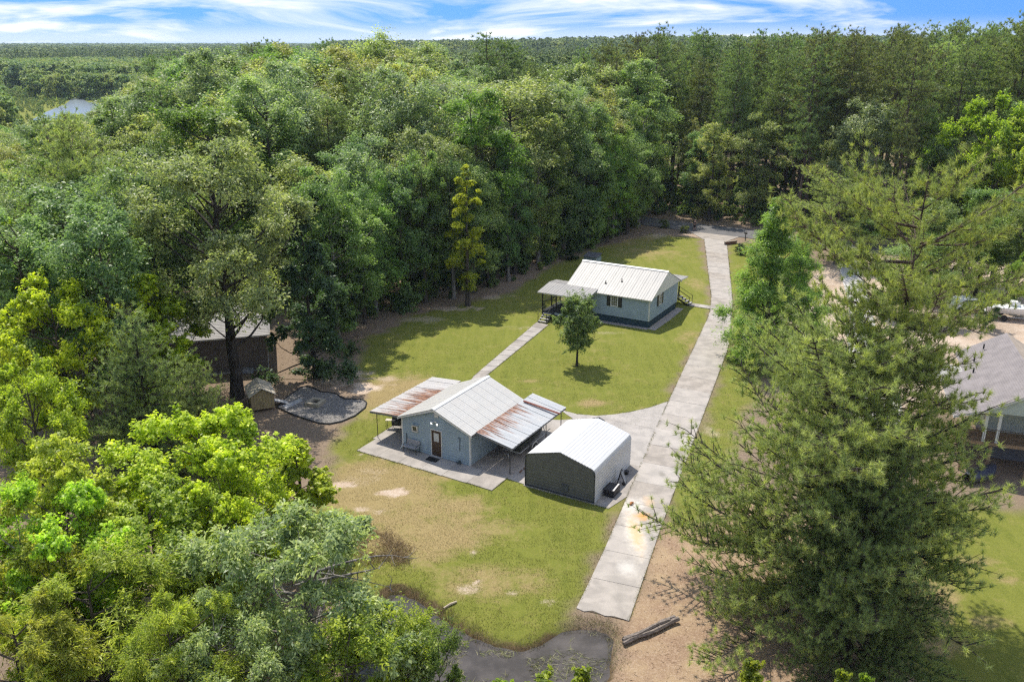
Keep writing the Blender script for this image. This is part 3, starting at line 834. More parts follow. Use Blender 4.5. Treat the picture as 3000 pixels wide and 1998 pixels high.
def frame_pts(ox, oy, a, pts):
    return [(ox + math.cos(a) * i - math.sin(a) * j, oy + math.sin(a) * i + math.cos(a) * j) for i, j in pts]
patio = tag(put('patio', None, None), kind='structure')
MB().prism([*frame_pts(SX, SY, SA, [(-8.4, -2.1), (3.1, -2.1), (3.1, -.2)]), *frame_pts(5.30, 48.58, -.512, [(-5.0, 0.05), (1.0, .0)]), G(1880, 1361), G(1955, 1182), G(1850, 1209), G(1745, 1222), *frame_pts(SX, SY, SA, [(.0, 8.5), (-5.9, 6.9), (-8.7, 6.9)])], -.12, .008).build('slab_bed', CONC2, patio)
def slab(pts, z=.025, mat=CONC2, parent=patio):
    return MB().prism(pts, -.1, z).build('concrete_slab', mat, parent)
fs = lambda pts: frame_pts(SX, SY, SA, pts)
edges = [-8.5, -6.6, -4.7, -2.8, -.95, 1.1, 3.13]
for i in range(6):
    slab(fs([(edges[i] + .01, -2.15), (edges[i + 1] - .01, -2.2), (edges[i + 1] - .01, -.06), (edges[i] + .01, -.04)]), .026 + .003 * (i % 2))
slab(fs([(-8.75, .0), (-5.88, .0), (-5.88, 3.6), (-8.9, 3.6)]), .024)
slab(fs([(-8.9, 3.62), (-5.88, 3.62), (-5.88, 7.4), (-9.3, 7.4)]), .027)
slab(fs([(-.02, -.03), (3.15, -.03), (3.15, 3.7), (-.02, 3.7)]), .0255)
slab(fs([(-.02, 3.72), (3.15, 3.72), (3.15, 8.6), (-.02, 8.6)]), .0285)
# ------------------------------------------------------------------ carport garage
CA = -.512
CX, CY = 5.30, 48.58
CWd, CL, CZK, CZR = 5.06, 6.1, 2.05, 3.02
fc = lambda pts: frame_pts(CX, CY, CA, pts)
slab(fc([(-5.15, -.1), (.02, -.1), (.02, 6.2), (-5.15, 6.2)]), .0225)
slab(fc([(.03, -.12), (1.05, -.14), (1.75, 3.0), (2.0, 6.2), (.03, 6.2)]), .0205)
slab([*fc([(-5.15, 6.22), (1.9, 6.22)]), G(1893, 1315), G(1917, 1259), G(1774, 1230), *fs([(3.17, 8.9), (3.17, 4.5)])], .0185)
slab([G(1776, 1228), G(1919, 1257), G(1957, 1176), G(1905, 1193), G(1850, 1206), G(1800, 1214), G(1745, 1218), G(1690, 1213), G(1640, 1200), *fs([(3.0, 10.6), (.0, 9.3), (.0, 8.62), (3.16, 8.62)])], .0165)
slab([G(1417, 1068 + 37), G(1387, 1105), G(1340, 1160), *fs([(-2.4, 6.95), (-1.2, 6.95)])], .03)
# garden walk from the porch to the workshop
walk = tag(put('path', None, None), kind='structure')
wa, wb = [G(1385, 1105), G(1573, 944)], [G(1420, 1105), G(1607, 952)]
for k in range(11):
    f0, f1 = k / 11, (k + 1) / 11 - .004
    q = lambda w, t: (w[0][0] + (w[1][0] - w[0][0]) * t, w[0][1] + (w[1][1] - w[0][1]) * t)
    MB().prism([q(wa, f0), q(wb, f0), q(wb, f1), q(wa, f1)], -.08, .035 + .003 * (k % 3)).build('concrete_slab', CONC2, walk)
hx = lambda pts: frame_pts(HX, HY, HA, pts)
for k in range(3):
    MB().prism(hx([(.95 + k * 1.0, 9.95), (1.93 + k * 1.0, 9.95), (1.93 + k * 1.0, 11.1), (.95 + k * 1.0, 11.1)]), -.08, .036 + .003 * (k % 2)).build('concrete_slab', CONC2, walk)
gs = tag(MB().prism(hx([(.02, -.15), (.85, -.3), (.95, 4.0), (.8, 8.6), (.02, 8.6)]), -.05, .018).prism(hx([(-6.1, -.75), (.01, -.5), (.01, .02), (-6.1, .02)]), -.05, .014).build('gravel_strip', GRAV), kind='structure')

car = thing('carport', (CX, CY), CA, 'white ribbed metal carport garage with dark closed front beside driveway', 'carport')
def cprof(r=.42, inset=0.0):
    """outline of one end from the left foot round the rounded eaves to the right foot"""
    W_ = CWd; sl = math.atan2(CZR - CZK - .30, W_ / 2)
    pts = [(-W_ + inset, 0)]
    for s in (0, 1):
        arc = []
        a0, a1 = math.pi, math.pi / 2 + sl
        cx_, cz_ = -W_ + r, CZK - .05
        for i in range(6):
            a = a0 + (a1 - a0) * i / 5
            arc.append((cx_ + (r - inset) * math.cos(a), cz_ + (r - inset) * math.sin(a)))
        if s == 0:
            pts += arc
        else:
            pts += [(-W_ / 2, CZR - inset)] + [(-W_ - x, z) for x, z in arc[::-1]]
    pts.append((-inset, 0))
    return pts
PR = cprof(inset=.03)
DARKP = plain('dark_end_panel', (.118, .116, .110), .6, .12, 2)
end = MB().profile(PR, (0, .02, .03), (1, 0, 0), (0, 0, 1), (0, .03, 0)).build('front_wall', DARKP, car)
z = .12
while z < CZR - .25:     # horizontal ribs of the end panels
    xs = [p for p in PR]
    def xr(zz):
        for a, c in zip(PR, PR[1:]):
            if a[0] <= -CWd / 2 and c[0] <= -CWd / 2 and min(a[1], c[1]) <= zz <= max(a[1], c[1]) and c[1] != a[1]:
                return a[0] + (c[0] - a[0]) * (zz - a[1]) / (c[1] - a[1])
        return -CWd / 2
    x0 = xr(z) + .06
    if x0 < -CWd / 2 - .1:
        MB().hexa([(x0, .010, z), (-CWd - x0, .010, z), (-CWd - x0, .021, z - .02), (x0, .021, z - .02), (x0, .010, z + .05), (-CWd - x0, .010, z + .05), (-CWd - x0, .021, z + .07), (x0, .021, z + .07)]).build('panel_rib', DARKP, end)
    z += .225
OUT = cprof()
tr = MB()
for a, c in zip(OUT, OUT[1:]):
    A, C_ = Vector((a[0], -.015, a[1] + .03)), Vector((c[0], -.015, c[1] + .03))
    tr.tube([A, C_], .035, 5)
tr.build('end_trim', plain('dark_trim', (.05, .05, .048), .6), car)
gv = MB().box(-2.35, -1.85, -.03, -.012, .35, .85).build('vent', plain('dark_vent', (.05, .055, .065), .5), car)
for i in range(6):
    MB().box(-2.33, -1.87, -.045, -.031, .38 + i * .078, .41 + i * .078).build('louvre', plain('vent_slat', (.13, .135, .15), .5), gv)
B('base_rail', car, plain('dark_rail', (.05, .052, .06), .6), -CWd, .0, -.03, .018, .03, .12)
# roof: sheets run the length of the building
rfc = put('roof', None, car)
arr = OUT
def walkp(a0, a1, parts, pts):
    pass
flat = []
for a, c in zip(OUT, OUT[1:]):
    steps = max(1, round(math.dist(a, c) / .075))
    for s in range(steps):
        flat.append((a[0] + (c[0] - a[0]) * s / steps, a[1] + (c[1] - a[1]) * s / steps))
flat.append(OUT[-1])
nk = len(flat); per = 10
for g0 in range(0, nk - 1, per):
    seg = flat[g0:min(g0 + per + 1, nk)]
    if len(seg) < 2:
        continue
    is_wall = max(p[1] for p in seg) < CZK + .1
    rows = []
    outl = []
    for s, p in enumerate(seg):
        h = .022 if (g0 + s) % 3 == 0 else 0
        i = g0 + s
        t = Vector((flat[min(i + 1, nk - 1)][0] - flat[max(i - 1, 0)][0], 0, flat[min(i + 1, nk - 1)][1] - flat[max(i - 1, 0)][1])).normalized()
        nr = Vector((-t.z, 0, t.x))
        q = Vector((p[0], 0, p[1] + .03)) + nr * h
        outl.append((q, nr))
    mb = MB()
    for y in (-.05, CL / 2, CL + .05):
        rows.append([tuple(q + Vector((0, y, 0))) for q, nr in outl])
    mb.grid([r[::-1] for r in rows])
    rows2 = [[tuple(Vector(p) - nr * .012) for p, (q, nr) in zip(r, outl)] for r in rows]
    mb.grid(rows2)
    mb.build('side_sheet' if is_wall else 'roof_sheet', CARW, rfc)
for x in (-CWd + .05, -.11):
    B('side_rail', car, BLACK, x, x + .06, .06, CL - .02, .03, .10)
B('rear_arch', car, BLACK, -CWd + .1, -.1, CL - .06, CL, .03, .09)
MB().profile([(-.5, -.16), (0, .02), (.5, -.16), (.42, -.2), (0, -.06), (-.42, -.2)], (-CWd / 2, CL + .06, CZR + .06), (1, 0, 0), (0, 0, 1), (0, .1, 0)).build('rear_peak_trim', BLACK, car)
# ================================================================== trees
m, n, l, b = new_mat('bark')
tc = n.new('ShaderNodeTexCoord'); oi = n.new('ShaderNodeObjectInfo')
mp = n.new('ShaderNodeMapping'); mp.inputs['Scale'].default_value = (1, 1, .22); l.new(tc.outputs['Object'], mp.inputs['Vector'])
f = noise(n, l, mp.outputs[0], 7.0, 6, .65)
c = mix_rgb(n, l, remap(n, l, f, .3, .7), (.35, .35, .35), (1.6, 1.6, 1.6))
l.new(mix_rgb(n, l, 1.0, c, oi.outputs['Color'], 'MULTIPLY'), b.inputs['Base Color'])
b.inputs['Roughness'].default_value = .95; b.inputs['Specular IOR Level'].default_value = .1
bp = n.new('ShaderNodeBump'); bp.inputs['Strength'].default_value = .8; bp.inputs['Distance'].default_value = .05
l.new(f, bp.inputs['Height']); l.new(bp.outputs[0], b.inputs['Normal'])
BARK = m

def leaf_mat(name, rough=.45, spec=.5, trans=.55, far=None, warm=(1.02, 1.15, .55)):
    """leaf: the crown object's colour, varied leaf by leaf; light also passes through the blade"""
    m, n, l, b = new_mat(name)
    oi = n.new('ShaderNodeObjectInfo')
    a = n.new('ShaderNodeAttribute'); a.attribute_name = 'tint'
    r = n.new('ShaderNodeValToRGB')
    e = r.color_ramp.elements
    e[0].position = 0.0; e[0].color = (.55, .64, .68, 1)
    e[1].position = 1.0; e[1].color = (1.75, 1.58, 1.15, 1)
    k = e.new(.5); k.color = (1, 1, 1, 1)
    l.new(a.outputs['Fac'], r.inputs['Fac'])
    if far:
        rp = n.new('ShaderNodeValToRGB'); rp.color_ramp.interpolation = 'LINEAR'
        ee = rp.color_ramp.elements
        ee[0].position = 0; ee[0].color = (*far[0], 1); ee[1].position = 1; ee[1].color = (*far[-1], 1)
        for i, cc in enumerate(far[1:-1]):
            q = ee.new((i + 1) / (len(far) - 1)); q.color = (*cc, 1)
        l.new(oi.outputs['Random'], rp.inputs['Fac']); basec = rp.outputs['Color']
    else:
        hs = n.new('ShaderNodeHueSaturation'); l.new(oi.outputs['Color'], hs.inputs['Color'])
        l.new(remap(n, l, oi.outputs['Random'], 0, 1, .485, .515, False), hs.inputs['Hue'])
        l.new(remap(n, l, oi.outputs['Random'], 0, 1, .88, 1.14, False), hs.inputs['Value'])
        basec = hs.outputs[0]
    c = mix_rgb(n, l, 1.0, r.outputs['Color'], basec, 'MULTIPLY')
    l.new(c, b.inputs['Base Color'])
    b.inputs['Roughness'].default_value = rough; b.inputs['Specular IOR Level'].default_value = spec
    t = n.new('ShaderNodeBsdfTranslucent')
    l.new(mix_rgb(n, l, 1.0, c, warm, 'MULTIPLY'), t.inputs['Color'])
    ms = n.new('ShaderNodeMixShader'); ms.inputs[0].default_value = trans
    l.new(b.outputs[0], ms.inputs[1]); l.new(t.outputs[0], ms.inputs[2])
    l.new(ms.outputs[0], n['Material Output'].inputs['Surface'])
    return m
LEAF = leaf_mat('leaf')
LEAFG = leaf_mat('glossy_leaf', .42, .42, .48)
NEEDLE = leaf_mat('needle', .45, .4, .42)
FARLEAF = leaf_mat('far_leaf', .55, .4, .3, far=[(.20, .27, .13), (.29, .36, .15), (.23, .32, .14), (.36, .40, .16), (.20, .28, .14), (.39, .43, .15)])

def unit(v):
    return v / (np.linalg.norm(v, axis=-1, keepdims=True) + 1e-9)
def rsph(r, k):
    return unit(r.normal(size=(k, 3)))

def leaf_mesh(name, P, N, U, Ls, Ws, tint, mat, fold=.18):
    """rhombic leaves folded along the midrib"""
    N = unit(N); U = unit(U - N * (U * N).sum(-1, keepdims=True)); V = np.cross(N, U)
    Ls = np.asarray(Ls)[:, None]; Ws = np.asarray(Ws)[:, None]
    co = np.empty((len(P), 4, 3), np.float32)
    co[:, 0] = P - U * Ls * .5
    co[:, 1] = P + V * Ws * .5 + N * Ws * fold
    co[:, 2] = P + U * Ls * .5 - N * Ls * .12
    co[:, 3] = P - V * Ws * .5 + N * Ws * fold
    me = bpy.data.meshes.new(name)
    fast_mesh(me, co.reshape(-1, 3), np.arange(len(P) * 4).reshape(-1, 4))
    at = me.attributes.new('tint', 'FLOAT', 'FACE'); at.data.foreach_set('value', np.clip(tint, 0, 1).astype(np.float32))
    me.materials.append(mat)
    return me
def needle_mesh(name, P, D, Ls, Ws, tint, mat, r):
    """thin needles: one triangle each"""
    side = unit(np.cross(D, rsph(r, len(P))))
    co = np.empty((len(P), 3, 3), np.float32)
    w = (np.asarray(Ws) * .5)[:, None]
    co[:, 0] = P - side * w; co[:, 1] = P + side * w; co[:, 2] = P + D * np.asarray(Ls)[:, None]
    me = bpy.data.meshes.new(name)
    fast_mesh(me, co.reshape(-1, 3), np.arange(len(P) * 3).reshape(-1, 3))
    at = me.attributes.new('tint', 'FLOAT', 'FACE'); at.data.foreach_set('value', np.clip(tint, 0, 1).astype(np.float32))
    me.materials.append(mat)
    return me

def curve(a, c, bend, k=4):
    a, c = np.asarray(a, float), np.asarray(c, float)
    return [tuple(a + (c - a) * t + np.asarray(bend) * (4 * t * (1 - t))) for t in np.linspace(0, 1, k + 1)]

def trunk_path(r, H, lean=.03, k=8):
    w = np.cumsum(r.normal(0, H * lean / k, (k + 1, 2)), 0); w[0] = 0
    return [(w[i, 0], w[i, 1], H * i / k) for i in range(k + 1)]
def on_path(path, z):
    z = max(0, min(z, path[-1][2] - 1e-3)); H = path[-1][2]; k = len(path) - 1
    i = min(int(z / H * k), k - 1); t = z / H * k - i
    return tuple(path[i][q] + (path[i + 1][q] - path[i][q]) * t for q in range(3))

def broadleaf(name, seed, H, R, base=.3, nlobe=26, lobe=.30, nsub=18, nleaf=45, leaf=.17, wid=.5, prof=(1.0, .75), droop=.2, mat=None, up=.45, trunk_r=None, flat=.8, jitter=.18, spread=.42, gap=0.0, sides=6, twig=True, dead=0, vis=.86):
    """trunk with limbs to every lobe of the crown; each lobe carries sprays of leaves on its outside"""
    r = np.random.default_rng(seed)
    mb = MB()
    tr = trunk_r or (.014 * H + .05)
    path = trunk_path(r, H * vis)
    nz = len(path)
    mb.tube([(path[0][0], path[0][1], -.25)] + path, [tr * 1.7] + [tr * (1.25 if i == 0 else 1) * (1 - .85 * i / (nz - 1)) for i in range(nz)], sides, False)
    zb = H * base; Hc = H - zb
    ga = 2.39996
    P, N, U, tint = [], [], [], []
    ph = r.uniform(0, 6.28, 3)
    for i in range(nlobe):
        t = min(1, max(0, (i + r.uniform(.1, .9)) / nlobe)) ** prof[0]
        az = i * ga + r.normal(0, .5)
        env = 1 + .20 * math.sin(az + ph[0]) * (1 - t) + .16 * math.sin(2 * az + ph[1]) + .12 * math.sin(3 * az + ph[2] + 4 * t)
        rad = R * env * max(.05, (math.sin(math.pi * (t ** 1.25 * .84 + .09)) ** .55 if prof[1] is None else (1 - t) ** prof[1] * min(1, (t + .12) / .28)))
        lr = lobe * R * r.uniform(.55, 1.45) * (1.0 if prof[1] is None else (.55 + .6 * (1 - t)))
        rr = max(0, rad - lr * .6) * r.uniform(.45, 1.08)
        z = zb + Hc * t * .95 - lr * .35 + r.normal(0, (jitter + .35) * lr)
        ax, ay, _ = on_path(path, z)
        c = np.array([ax + math.cos(az) * rr, ay + math.sin(az) * rr, z])
        # limb
        z0 = max(H * .12, min(H * .82, z - rr * r.uniform(.35, .9) - .3 * lr))
        p0 = on_path(path, z0)
        ll = np.linalg.norm(c - np.array(p0))
        br = max(.022, min(tr * .55, .012 * ll + .018 * lr + .01))
        mb.tube(curve(p0, c, (r.normal(0, .08) * ll, r.normal(0, .08) * ll, -.06 * ll), 4), [br, br * .8, br * .62, br * .45, br * .28], 5, False)
        if r.random() < gap:
            continue
        out = np.array([math.cos(az), math.sin(az), 0])
        # shoots leave the limb's end in all outward directions, with leaves along their outer part
        d = unit(rsph(r, nsub) * .95 + out * (.5 if rr > .2 * R else .05) + np.array([0, 0, up]))
        sl = lr * r.uniform(.55, 1.5, (nsub, 1))
        fl3 = np.array([1, 1, flat])
        if twig:
            for q in range(0, nsub, 2):
                e = c + d[q] * sl[q] * fl3
                mb.tube([tuple(c), tuple((c + e) / 2 + r.normal(0, .05 * lr, 3)), tuple(e)], [br * .3 + .006, br * .2 + .004, .006], 3, False)
        st = np.clip(r.normal(.5, .22, nsub), 0, 1)
        k = nsub * nleaf
        ix = np.repeat(np.arange(nsub), nleaf)
        dd = d[ix]
        u = r.uniform(.12, 1.0, (k, 1)) ** .7
        off = r.normal(size=(k, 3)) * (spread * lr * .42) * (1.15 - .55 * u)
        off -= dd * (off * dd).sum(-1, keepdims=True) * .4
        pp = c + dd * sl[ix] * u * fl3 + off
        pp[:, 2] -= droop * lr * u[:, 0] ** 2
        P.append(pp)
        N.append(unit(dd * .25 + np.array([0, 0, .70]) + rsph(r, k) * .70))
        U.append(unit(off / (spread * lr) + dd * .6 + rsph(r, k) * .5 + np.array([0, 0, -droop])))
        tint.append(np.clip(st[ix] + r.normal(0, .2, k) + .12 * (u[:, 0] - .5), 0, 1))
    for q in range(dead):     # bare weathered branches that stick out of the crown
        az = r.uniform(0, 6.28); z = zb + Hc * r.uniform(.1, .8)
        p0 = np.array(on_path(path, z * .8)); L = R * r.uniform(.5, .85)
        e = p0 + np.array([math.cos(az) * L, math.sin(az) * L, L * r.uniform(.1, .7)])
        cv = curve(p0, e, r.normal(0, .12 * L, 3), 5)
        mb.tube(cv, [.07, .06, .05, .035, .022, .010], 5, False)
        for w in range(5):
            b0 = np.array(cv[r.integers(2, 6)]); mb.tube(curve(b0, b0 + rsph(r, 1)[0] * r.uniform(.4, 1.1) + np.array([0, 0, .3]), r.normal(0, .08, 3), 3), [.025, .018, .012, .006], 4, False)
    P, N, U, tint = map(np.concatenate, (P, N, U, tint))
    k = len(P)
    Ls = leaf * r.uniform(.7, 1.25, k)
    return mb.mesh(name + '_trunk', BARK, True), leaf_mesh(name + '_crown', P, N, U, Ls, Ls * wid, tint, mat or LEAF)

def pine(name, seed, H, R, base=.35, whorl=.62, perw=4, tuft=.33, nneed=18, nl=.26, nw=.022, top=.35, trunk_r=None, low=0.0, stubs=6, lean=.02, dens=1.0, shape=None, upturn=.5):
    """straight trunk, whorled boughs with side shoots, tufts of long needles on the outer shoots"""
    r = np.random.default_rng(seed)
    mb = MB(); tr = trunk_r or (.011 * H + .04)
    path = trunk_path(r, H, lean, 10)
    mb.tube([(0, 0, -.25)] + path, [tr * 1.5] + [tr * (1 - .9 * i / 10) for i in range(11)], 7, False)
    A, D, tt = [], [], []
    pz = r.uniform(0, 6.28, 2)
    z = H * base
    while z < H * .985:
        t = (z - H * base) / (H - H * base)
        if shape:
            L0 = R * shape(t)
        else:
            L0 = R * (min(1, .55 + t * 1.6) * (1 - t ** 2.2) ** .75 + .05)
        for q in range(perw):
            if r.random() < .12:
                continue
            az = r.uniform(0, 6.283); L = L0 * r.uniform(.66, 1.08) * (1 + .24 * math.sin(2 * az + pz[0] + z * .45) + .22 * math.sin(3 * az + pz[1] - z * .8))
            if L < .25:
                L = .25
            p0 = np.array(on_path(path, z + r.uniform(-.5, .5) * whorl))
            rise = (.05 + .55 * t + r.normal(0, .24)) - low * (1 - t)
            e = p0 + np.array([math.cos(az) * L, math.sin(az) * L, rise * L])
            cv = curve(p0, e, (r.normal(0, .05) * L, r.normal(0, .05) * L, -.09 * L), 5)
            br = .010 * L + .012
            mb.tube(cv, [br, br * .85, br * .7, br * .55, br * .4, br * .22], 4, False)
            cvn = np.array(cv)
            ns = max(2, int(L / .42 * dens))
            for s in np.linspace(.24, 1.0, ns):
                i = min(int(s * 5), 4); f_ = s * 5 - i
                bp_ = cvn[i] * (1 - f_) + cvn[i + 1] * f_
                for sd in ((-1, 1) if s < .97 else (0,)):
                    a2 = az + sd * r.uniform(.5, 1.1); l2 = (.18 * L + .32) * (1.15 - s * .55) * r.uniform(.6, 1.2)
                    dr2 = np.array([math.cos(a2), math.sin(a2), r.uniform(-.15, 1.15) * upturn])
                    e2 = bp_ + dr2 * l2
                    if l2 > .25:
                        mb.tube([tuple(bp_), tuple(e2)], [br * .35 + .004, .006], 3, False)
                    nt = max(1, int(l2 / tuft))
                    for w in range(nt):
                        u_ = (w + 1) / nt
                        A.append(bp_ + (e2 - bp_) * u_ + r.normal(0, .04, 3))
                        dd = unit(dr2 * .45 + np.array([0, 0, upturn * 1.7]) + r.normal(0, .25, 3))
                        D.append(dd); tt.append(r.normal(.5, .16) + .1 * dd[2])
        z += whorl * r.uniform(.75, 1.25)
    for q in range(stubs):
        zz = r.uniform(.12, max(.2, base)) * H; az = r.uniform(0, 6.28); L = r.uniform(.4, 1.8)
        p0 = np.array(on_path(path, zz)); e = p0 + np.array([math.cos(az) * L, math.sin(az) * L, r.uniform(-.3, .5) * L])
        mb.tube(curve(p0, e, r.normal(0, .08, 3), 3), [.04, .03, .02, .01], 4, False)
    A, D, tt = np.array(A), np.array(D), np.array(tt)
    ix = np.repeat(np.arange(len(A)), nneed)
    k = len(ix)
    back = r.uniform(0, .22, (k, 1))
    dirs = unit(D[ix] * .80 + rsph(r, k) * .95)
    P = A[ix] - D[ix] * back
    tint = np.clip(tt[ix] + r.normal(0, .15, k), 0, 1)
    return mb.mesh(name + '_trunk', BARK, True), needle_mesh(name + '_crown', P, dirs, nl * r.uniform(.7, 1.2, k), np.full(k, nw), tint, NEEDLE, r)

PROTO = {}
def proto(key, fn, H, **kw):
    PROTO[key] = (*fn(key, H=H, **kw), H)
# near trees (fine leaves)
proto('maple_a', broadleaf, 11, seed=11, R=4.0, base=.22, nlobe=34, lobe=.27, nsub=20, nleaf=52, leaf=.19, wid=.72, prof=(.85, None), droop=.05, up=.9, flat=1.1)
proto('maple_b', broadleaf, 9, seed=12, R=2.7, base=.15, nlobe=36, lobe=.27, nsub=18, nleaf=42, leaf=.17, wid=.72, prof=(.85, .62), droop=.08, up=.75, flat=.95, jitter=.4)
proto('maple_c', broadleaf, 11, seed=13, R=3.6, base=.2, nlobe=30, lobe=.26, nsub=18, nleaf=42, leaf=.18, wid=.7, prof=(.8, None), droop=.08, up=.6, flat=.8, jitter=.3, dead=0)
proto('oak_near', broadleaf, 9, seed=21, R=5.4, base=.22, nlobe=34, lobe=.22, nsub=20, nleaf=52, leaf=.24, wid=.40, prof=(.75, None), droop=.12, mat=LEAFG, up=.45, flat=.62, trunk_r=.24, gap=.06, dead=5, spread=.5)
proto('willow_near', broadleaf, 8, seed=31, R=3.8, base=.12, nlobe=36, lobe=.27, nsub=20, nleaf=62, leaf=.20, wid=.2, prof=(.8, None), droop=.3, up=.6, flat=1.0)
proto('shrub_near', broadleaf, 5, seed=41, R=2.3, base=.06, nlobe=24, lobe=.28, nsub=18, nleaf=42, leaf=.13, wid=.45, prof=(.85, None), droop=.1, up=.7, flat=1.0, trunk_r=.07)
proto('sapling', broadleaf, 3.8, seed=42, R=.85, base=.25, nlobe=12, lobe=.42, nsub=14, nleaf=22, leaf=.15, wid=.5, prof=(.85, .6), droop=.0, up=.9, flat=1.2, trunk_r=.04)
proto('pear', broadleaf, 6.3, seed=51, R=1.95, base=.25, nlobe=34, lobe=.32, nsub=16, nleaf=34, leaf=.15, wid=.6, prof=(.8, None), droop=.1, mat=LEAFG, up=.5, flat=1.1, trunk_r=.10, dead=3)
proto('big_oak', broadleaf, 19, seed=61, R=7.0, base=.36, nlobe=58, lobe=.20, nsub=20, nleaf=46, leaf=.26, wid=.42, prof=(.8, None), droop=.08, mat=LEAFG, up=.4, flat=.7, trunk_r=.46, gap=.05, spread=.46, sides=9)
proto('magnolia', broadleaf, 12, seed=62, R=3.9, base=.03, nlobe=44, lobe=.25, nsub=18, nleaf=34, leaf=.28, wid=.42, prof=(.9, .55), droop=.22, mat=LEAFG, up=.3, flat=.8)
proto('cypress', broadleaf, 15.5, seed=71, R=5.0, base=.05, nlobe=84, lobe=.24, nsub=18, nleaf=52, leaf=.24, wid=.26, prof=(.98, .78), droop=.12, up=.35, flat=.62, jitter=.5, spread=.65)
proto('cypress_b', broadleaf, 17, seed=72, R=3.3, base=.22, nlobe=44, lobe=.25, nsub=15, nleaf=40, leaf=.30, wid=.26, prof=(.95, .55), droop=.3, up=.35, flat=.55, jitter=.5, gap=.12, spread=.5)
proto('cedar', pine, 12, seed=73, R=4.2, base=.06, whorl=.36, perw=7, tuft=.26, nneed=12, nl=.27, nw=.05, low=.1, upturn=.9, shape=lambda t: (1 - t) ** .62 * .95 + .05, stubs=0)
# pines close to the camera
proto('pine_dense', pine, 16.5, seed=81, R=6.4, base=.10, whorl=.45, perw=8, tuft=.40, nneed=36, nl=.31, nw=.024, low=.10, stubs=4, upturn=.75, shape=lambda t: (1 - t ** 3.0) ** .6 * (.85 + .15 * min(1, t * 3)) + .05, dens=1.2)
proto('pine_tall', pine, 22.5, seed=82, R=5.8, base=.33, whorl=.74, perw=5, tuft=.38, nneed=38, nl=.31, nw=.027, low=.10, stubs=8, lean=.03, upturn=.8, shape=lambda t: (.95 - .35 * math.sin(min(1, t * 1.9) * math.pi) + .1 * t) * (1 - t ** 6) + .04, dens=1.3, trunk_r=.26)
# woodland trees
WOODS = []
for q, (HH, RR, nl_, pr, up, gp) in enumerate([(20, 4.8, 38, (.8, None), .5, 0), (22, 4.4, 42, (.82, None), .6, 0), (18, 4.9, 34, (.75, None), .4, .05), (23, 4.3, 44, (.85, None), .7, 0), (19, 4.6, 36, (.8, None), .5, .06), (15, 3.9, 38, (.95, None), .6, 0), (21, 5.3, 40, (.7, None), .35, .10), (20, 4.0, 40, (.85, None), .8, .04)]):
    proto('wood_%d' % q, broadleaf, HH, seed=100 + q, R=RR, base=[.2, .14, .3, .16, .22, .04, .3, .12][q], nlobe=nl_ + 6, lobe=.30, nsub=16, nleaf=36, leaf=[.28, .26, .30, .26, .29, .26, .29, .25][q], wid=[.42, .55, .40, .60, .45, .6, .40, .5][q], prof=pr, droop=.10, mat=(LEAFG if q in (0, 2, 4, 6) else LEAF), up=up, flat=.8, gap=gp, spread=.55, jitter=.35, twig=False, sides=6)
for q, (HH, RR, bs) in enumerate([(26, 3.8, .48), (28, 4.2, .52), (24, 3.4, .40)]):
    proto('pine_%d' % q, pine, HH, seed=200 + q, R=RR, base=bs, whorl=.70, perw=5, tuft=.40, nneed=13, nl=.46, nw=.10, stubs=7, dens=.95, lean=.02, upturn=.7)
proto('pine_left', pine, 21, seed=205, R=5.2, base=.22, whorl=.6, perw=6, tuft=.33, nneed=14, nl=.36, nw=.065, stubs=5, dens=1.0, upturn=.8, low=.05)
proto('bush', broadleaf, 2.6, seed=300, R=1.5, base=.02, nlobe=14, lobe=.38, nsub=12, nleaf=16, leaf=.22, wid=.5, prof=(.9, None), droop=.2, twig=False, flat=.9, trunk_r=.05)

BARKC = {'oak': (.085, .070, .058, 1), 'grey': (.21, .19, .175, 1), 'pine': (.115, .085, .070, 1), 'dark': (.055, .047, .040, 1)}
def tree(key, name, x, y, h, col, label, cat='tree', rz=None, group=None, wide=1.0, bark='oak', z=None):
    tm, cm, H0 = PROTO[key]
    o = thing(name, (x, y, zg(x, y) if z is None else z), rr.uniform(0, 6.28) if rz is None else rz, label, cat, group)
    s = h / H0
    o.scale = (s * wide, s * wide, s)
    t = put('trunk', tm, o); t.color = BARKC[bark]
    c = put('crown', cm, o); c.color = (*col, 1)
    return o
rr = random.Random(17)
YG = (.50, .57, .045); YG2 = (.42, .55, .05); OLV = (.47, .53, .07); OAKC = (0.366, 0.444, 0.198); WIL = (.42, .45, .075); GRN = (.35, .45, .06)
PIN = (.40, .49, .185); PIND = (.20, .275, .11); CYP = (.275, .405, .10); CYY = (.48, .56, .06); CED = (0.257, 0.317, 0.130)
# --- bright trees of the lower left corner
def tt(key, name, px, py, Y, col, label, **k):
    x, y, h = T(px, py, Y)
    return tree(key, name, x, y, h, col, label, **k)
tt('maple_a', 'sweetgum_tree', 560, 1195, 40.5, YG, 'bright yellow green sweetgum tree, the largest crown left of the workshop patio', wide=1.18, rz=.6)
tt('maple_b', 'sweetgum_tree', 868, 1285, 42.5, (.42, .54, .045), 'pointed bright green sweetgum tree beside the dry lawn', wide=1.45, rz=2.1)
tt('maple_c', 'sweetgum_tree', 200, 1272, 36.5, OLV, 'yellow olive sweetgum tree with thin crown and visible grey branches at left edge', rz=4.0, bark='grey')
tt('maple_a', 'sweetgum_tree', 70, 1070, 46, YG2, 'light green sweetgum tree at left edge below the yellowest crown', rz=3.2, wide=.8)
tt('maple_a', 'sweetgum_tree', 140, 822, 56, YG, 'yellow green sweetgum tree at left edge above the dark cedar', rz=5.0, wide=.92)
tt('maple_b', 'sweetgum_tree', 430, 800, 60, YG2, 'leafy yellow green tree between cedar and the neighbouring grey roof', wide=1.3, rz=1.0)
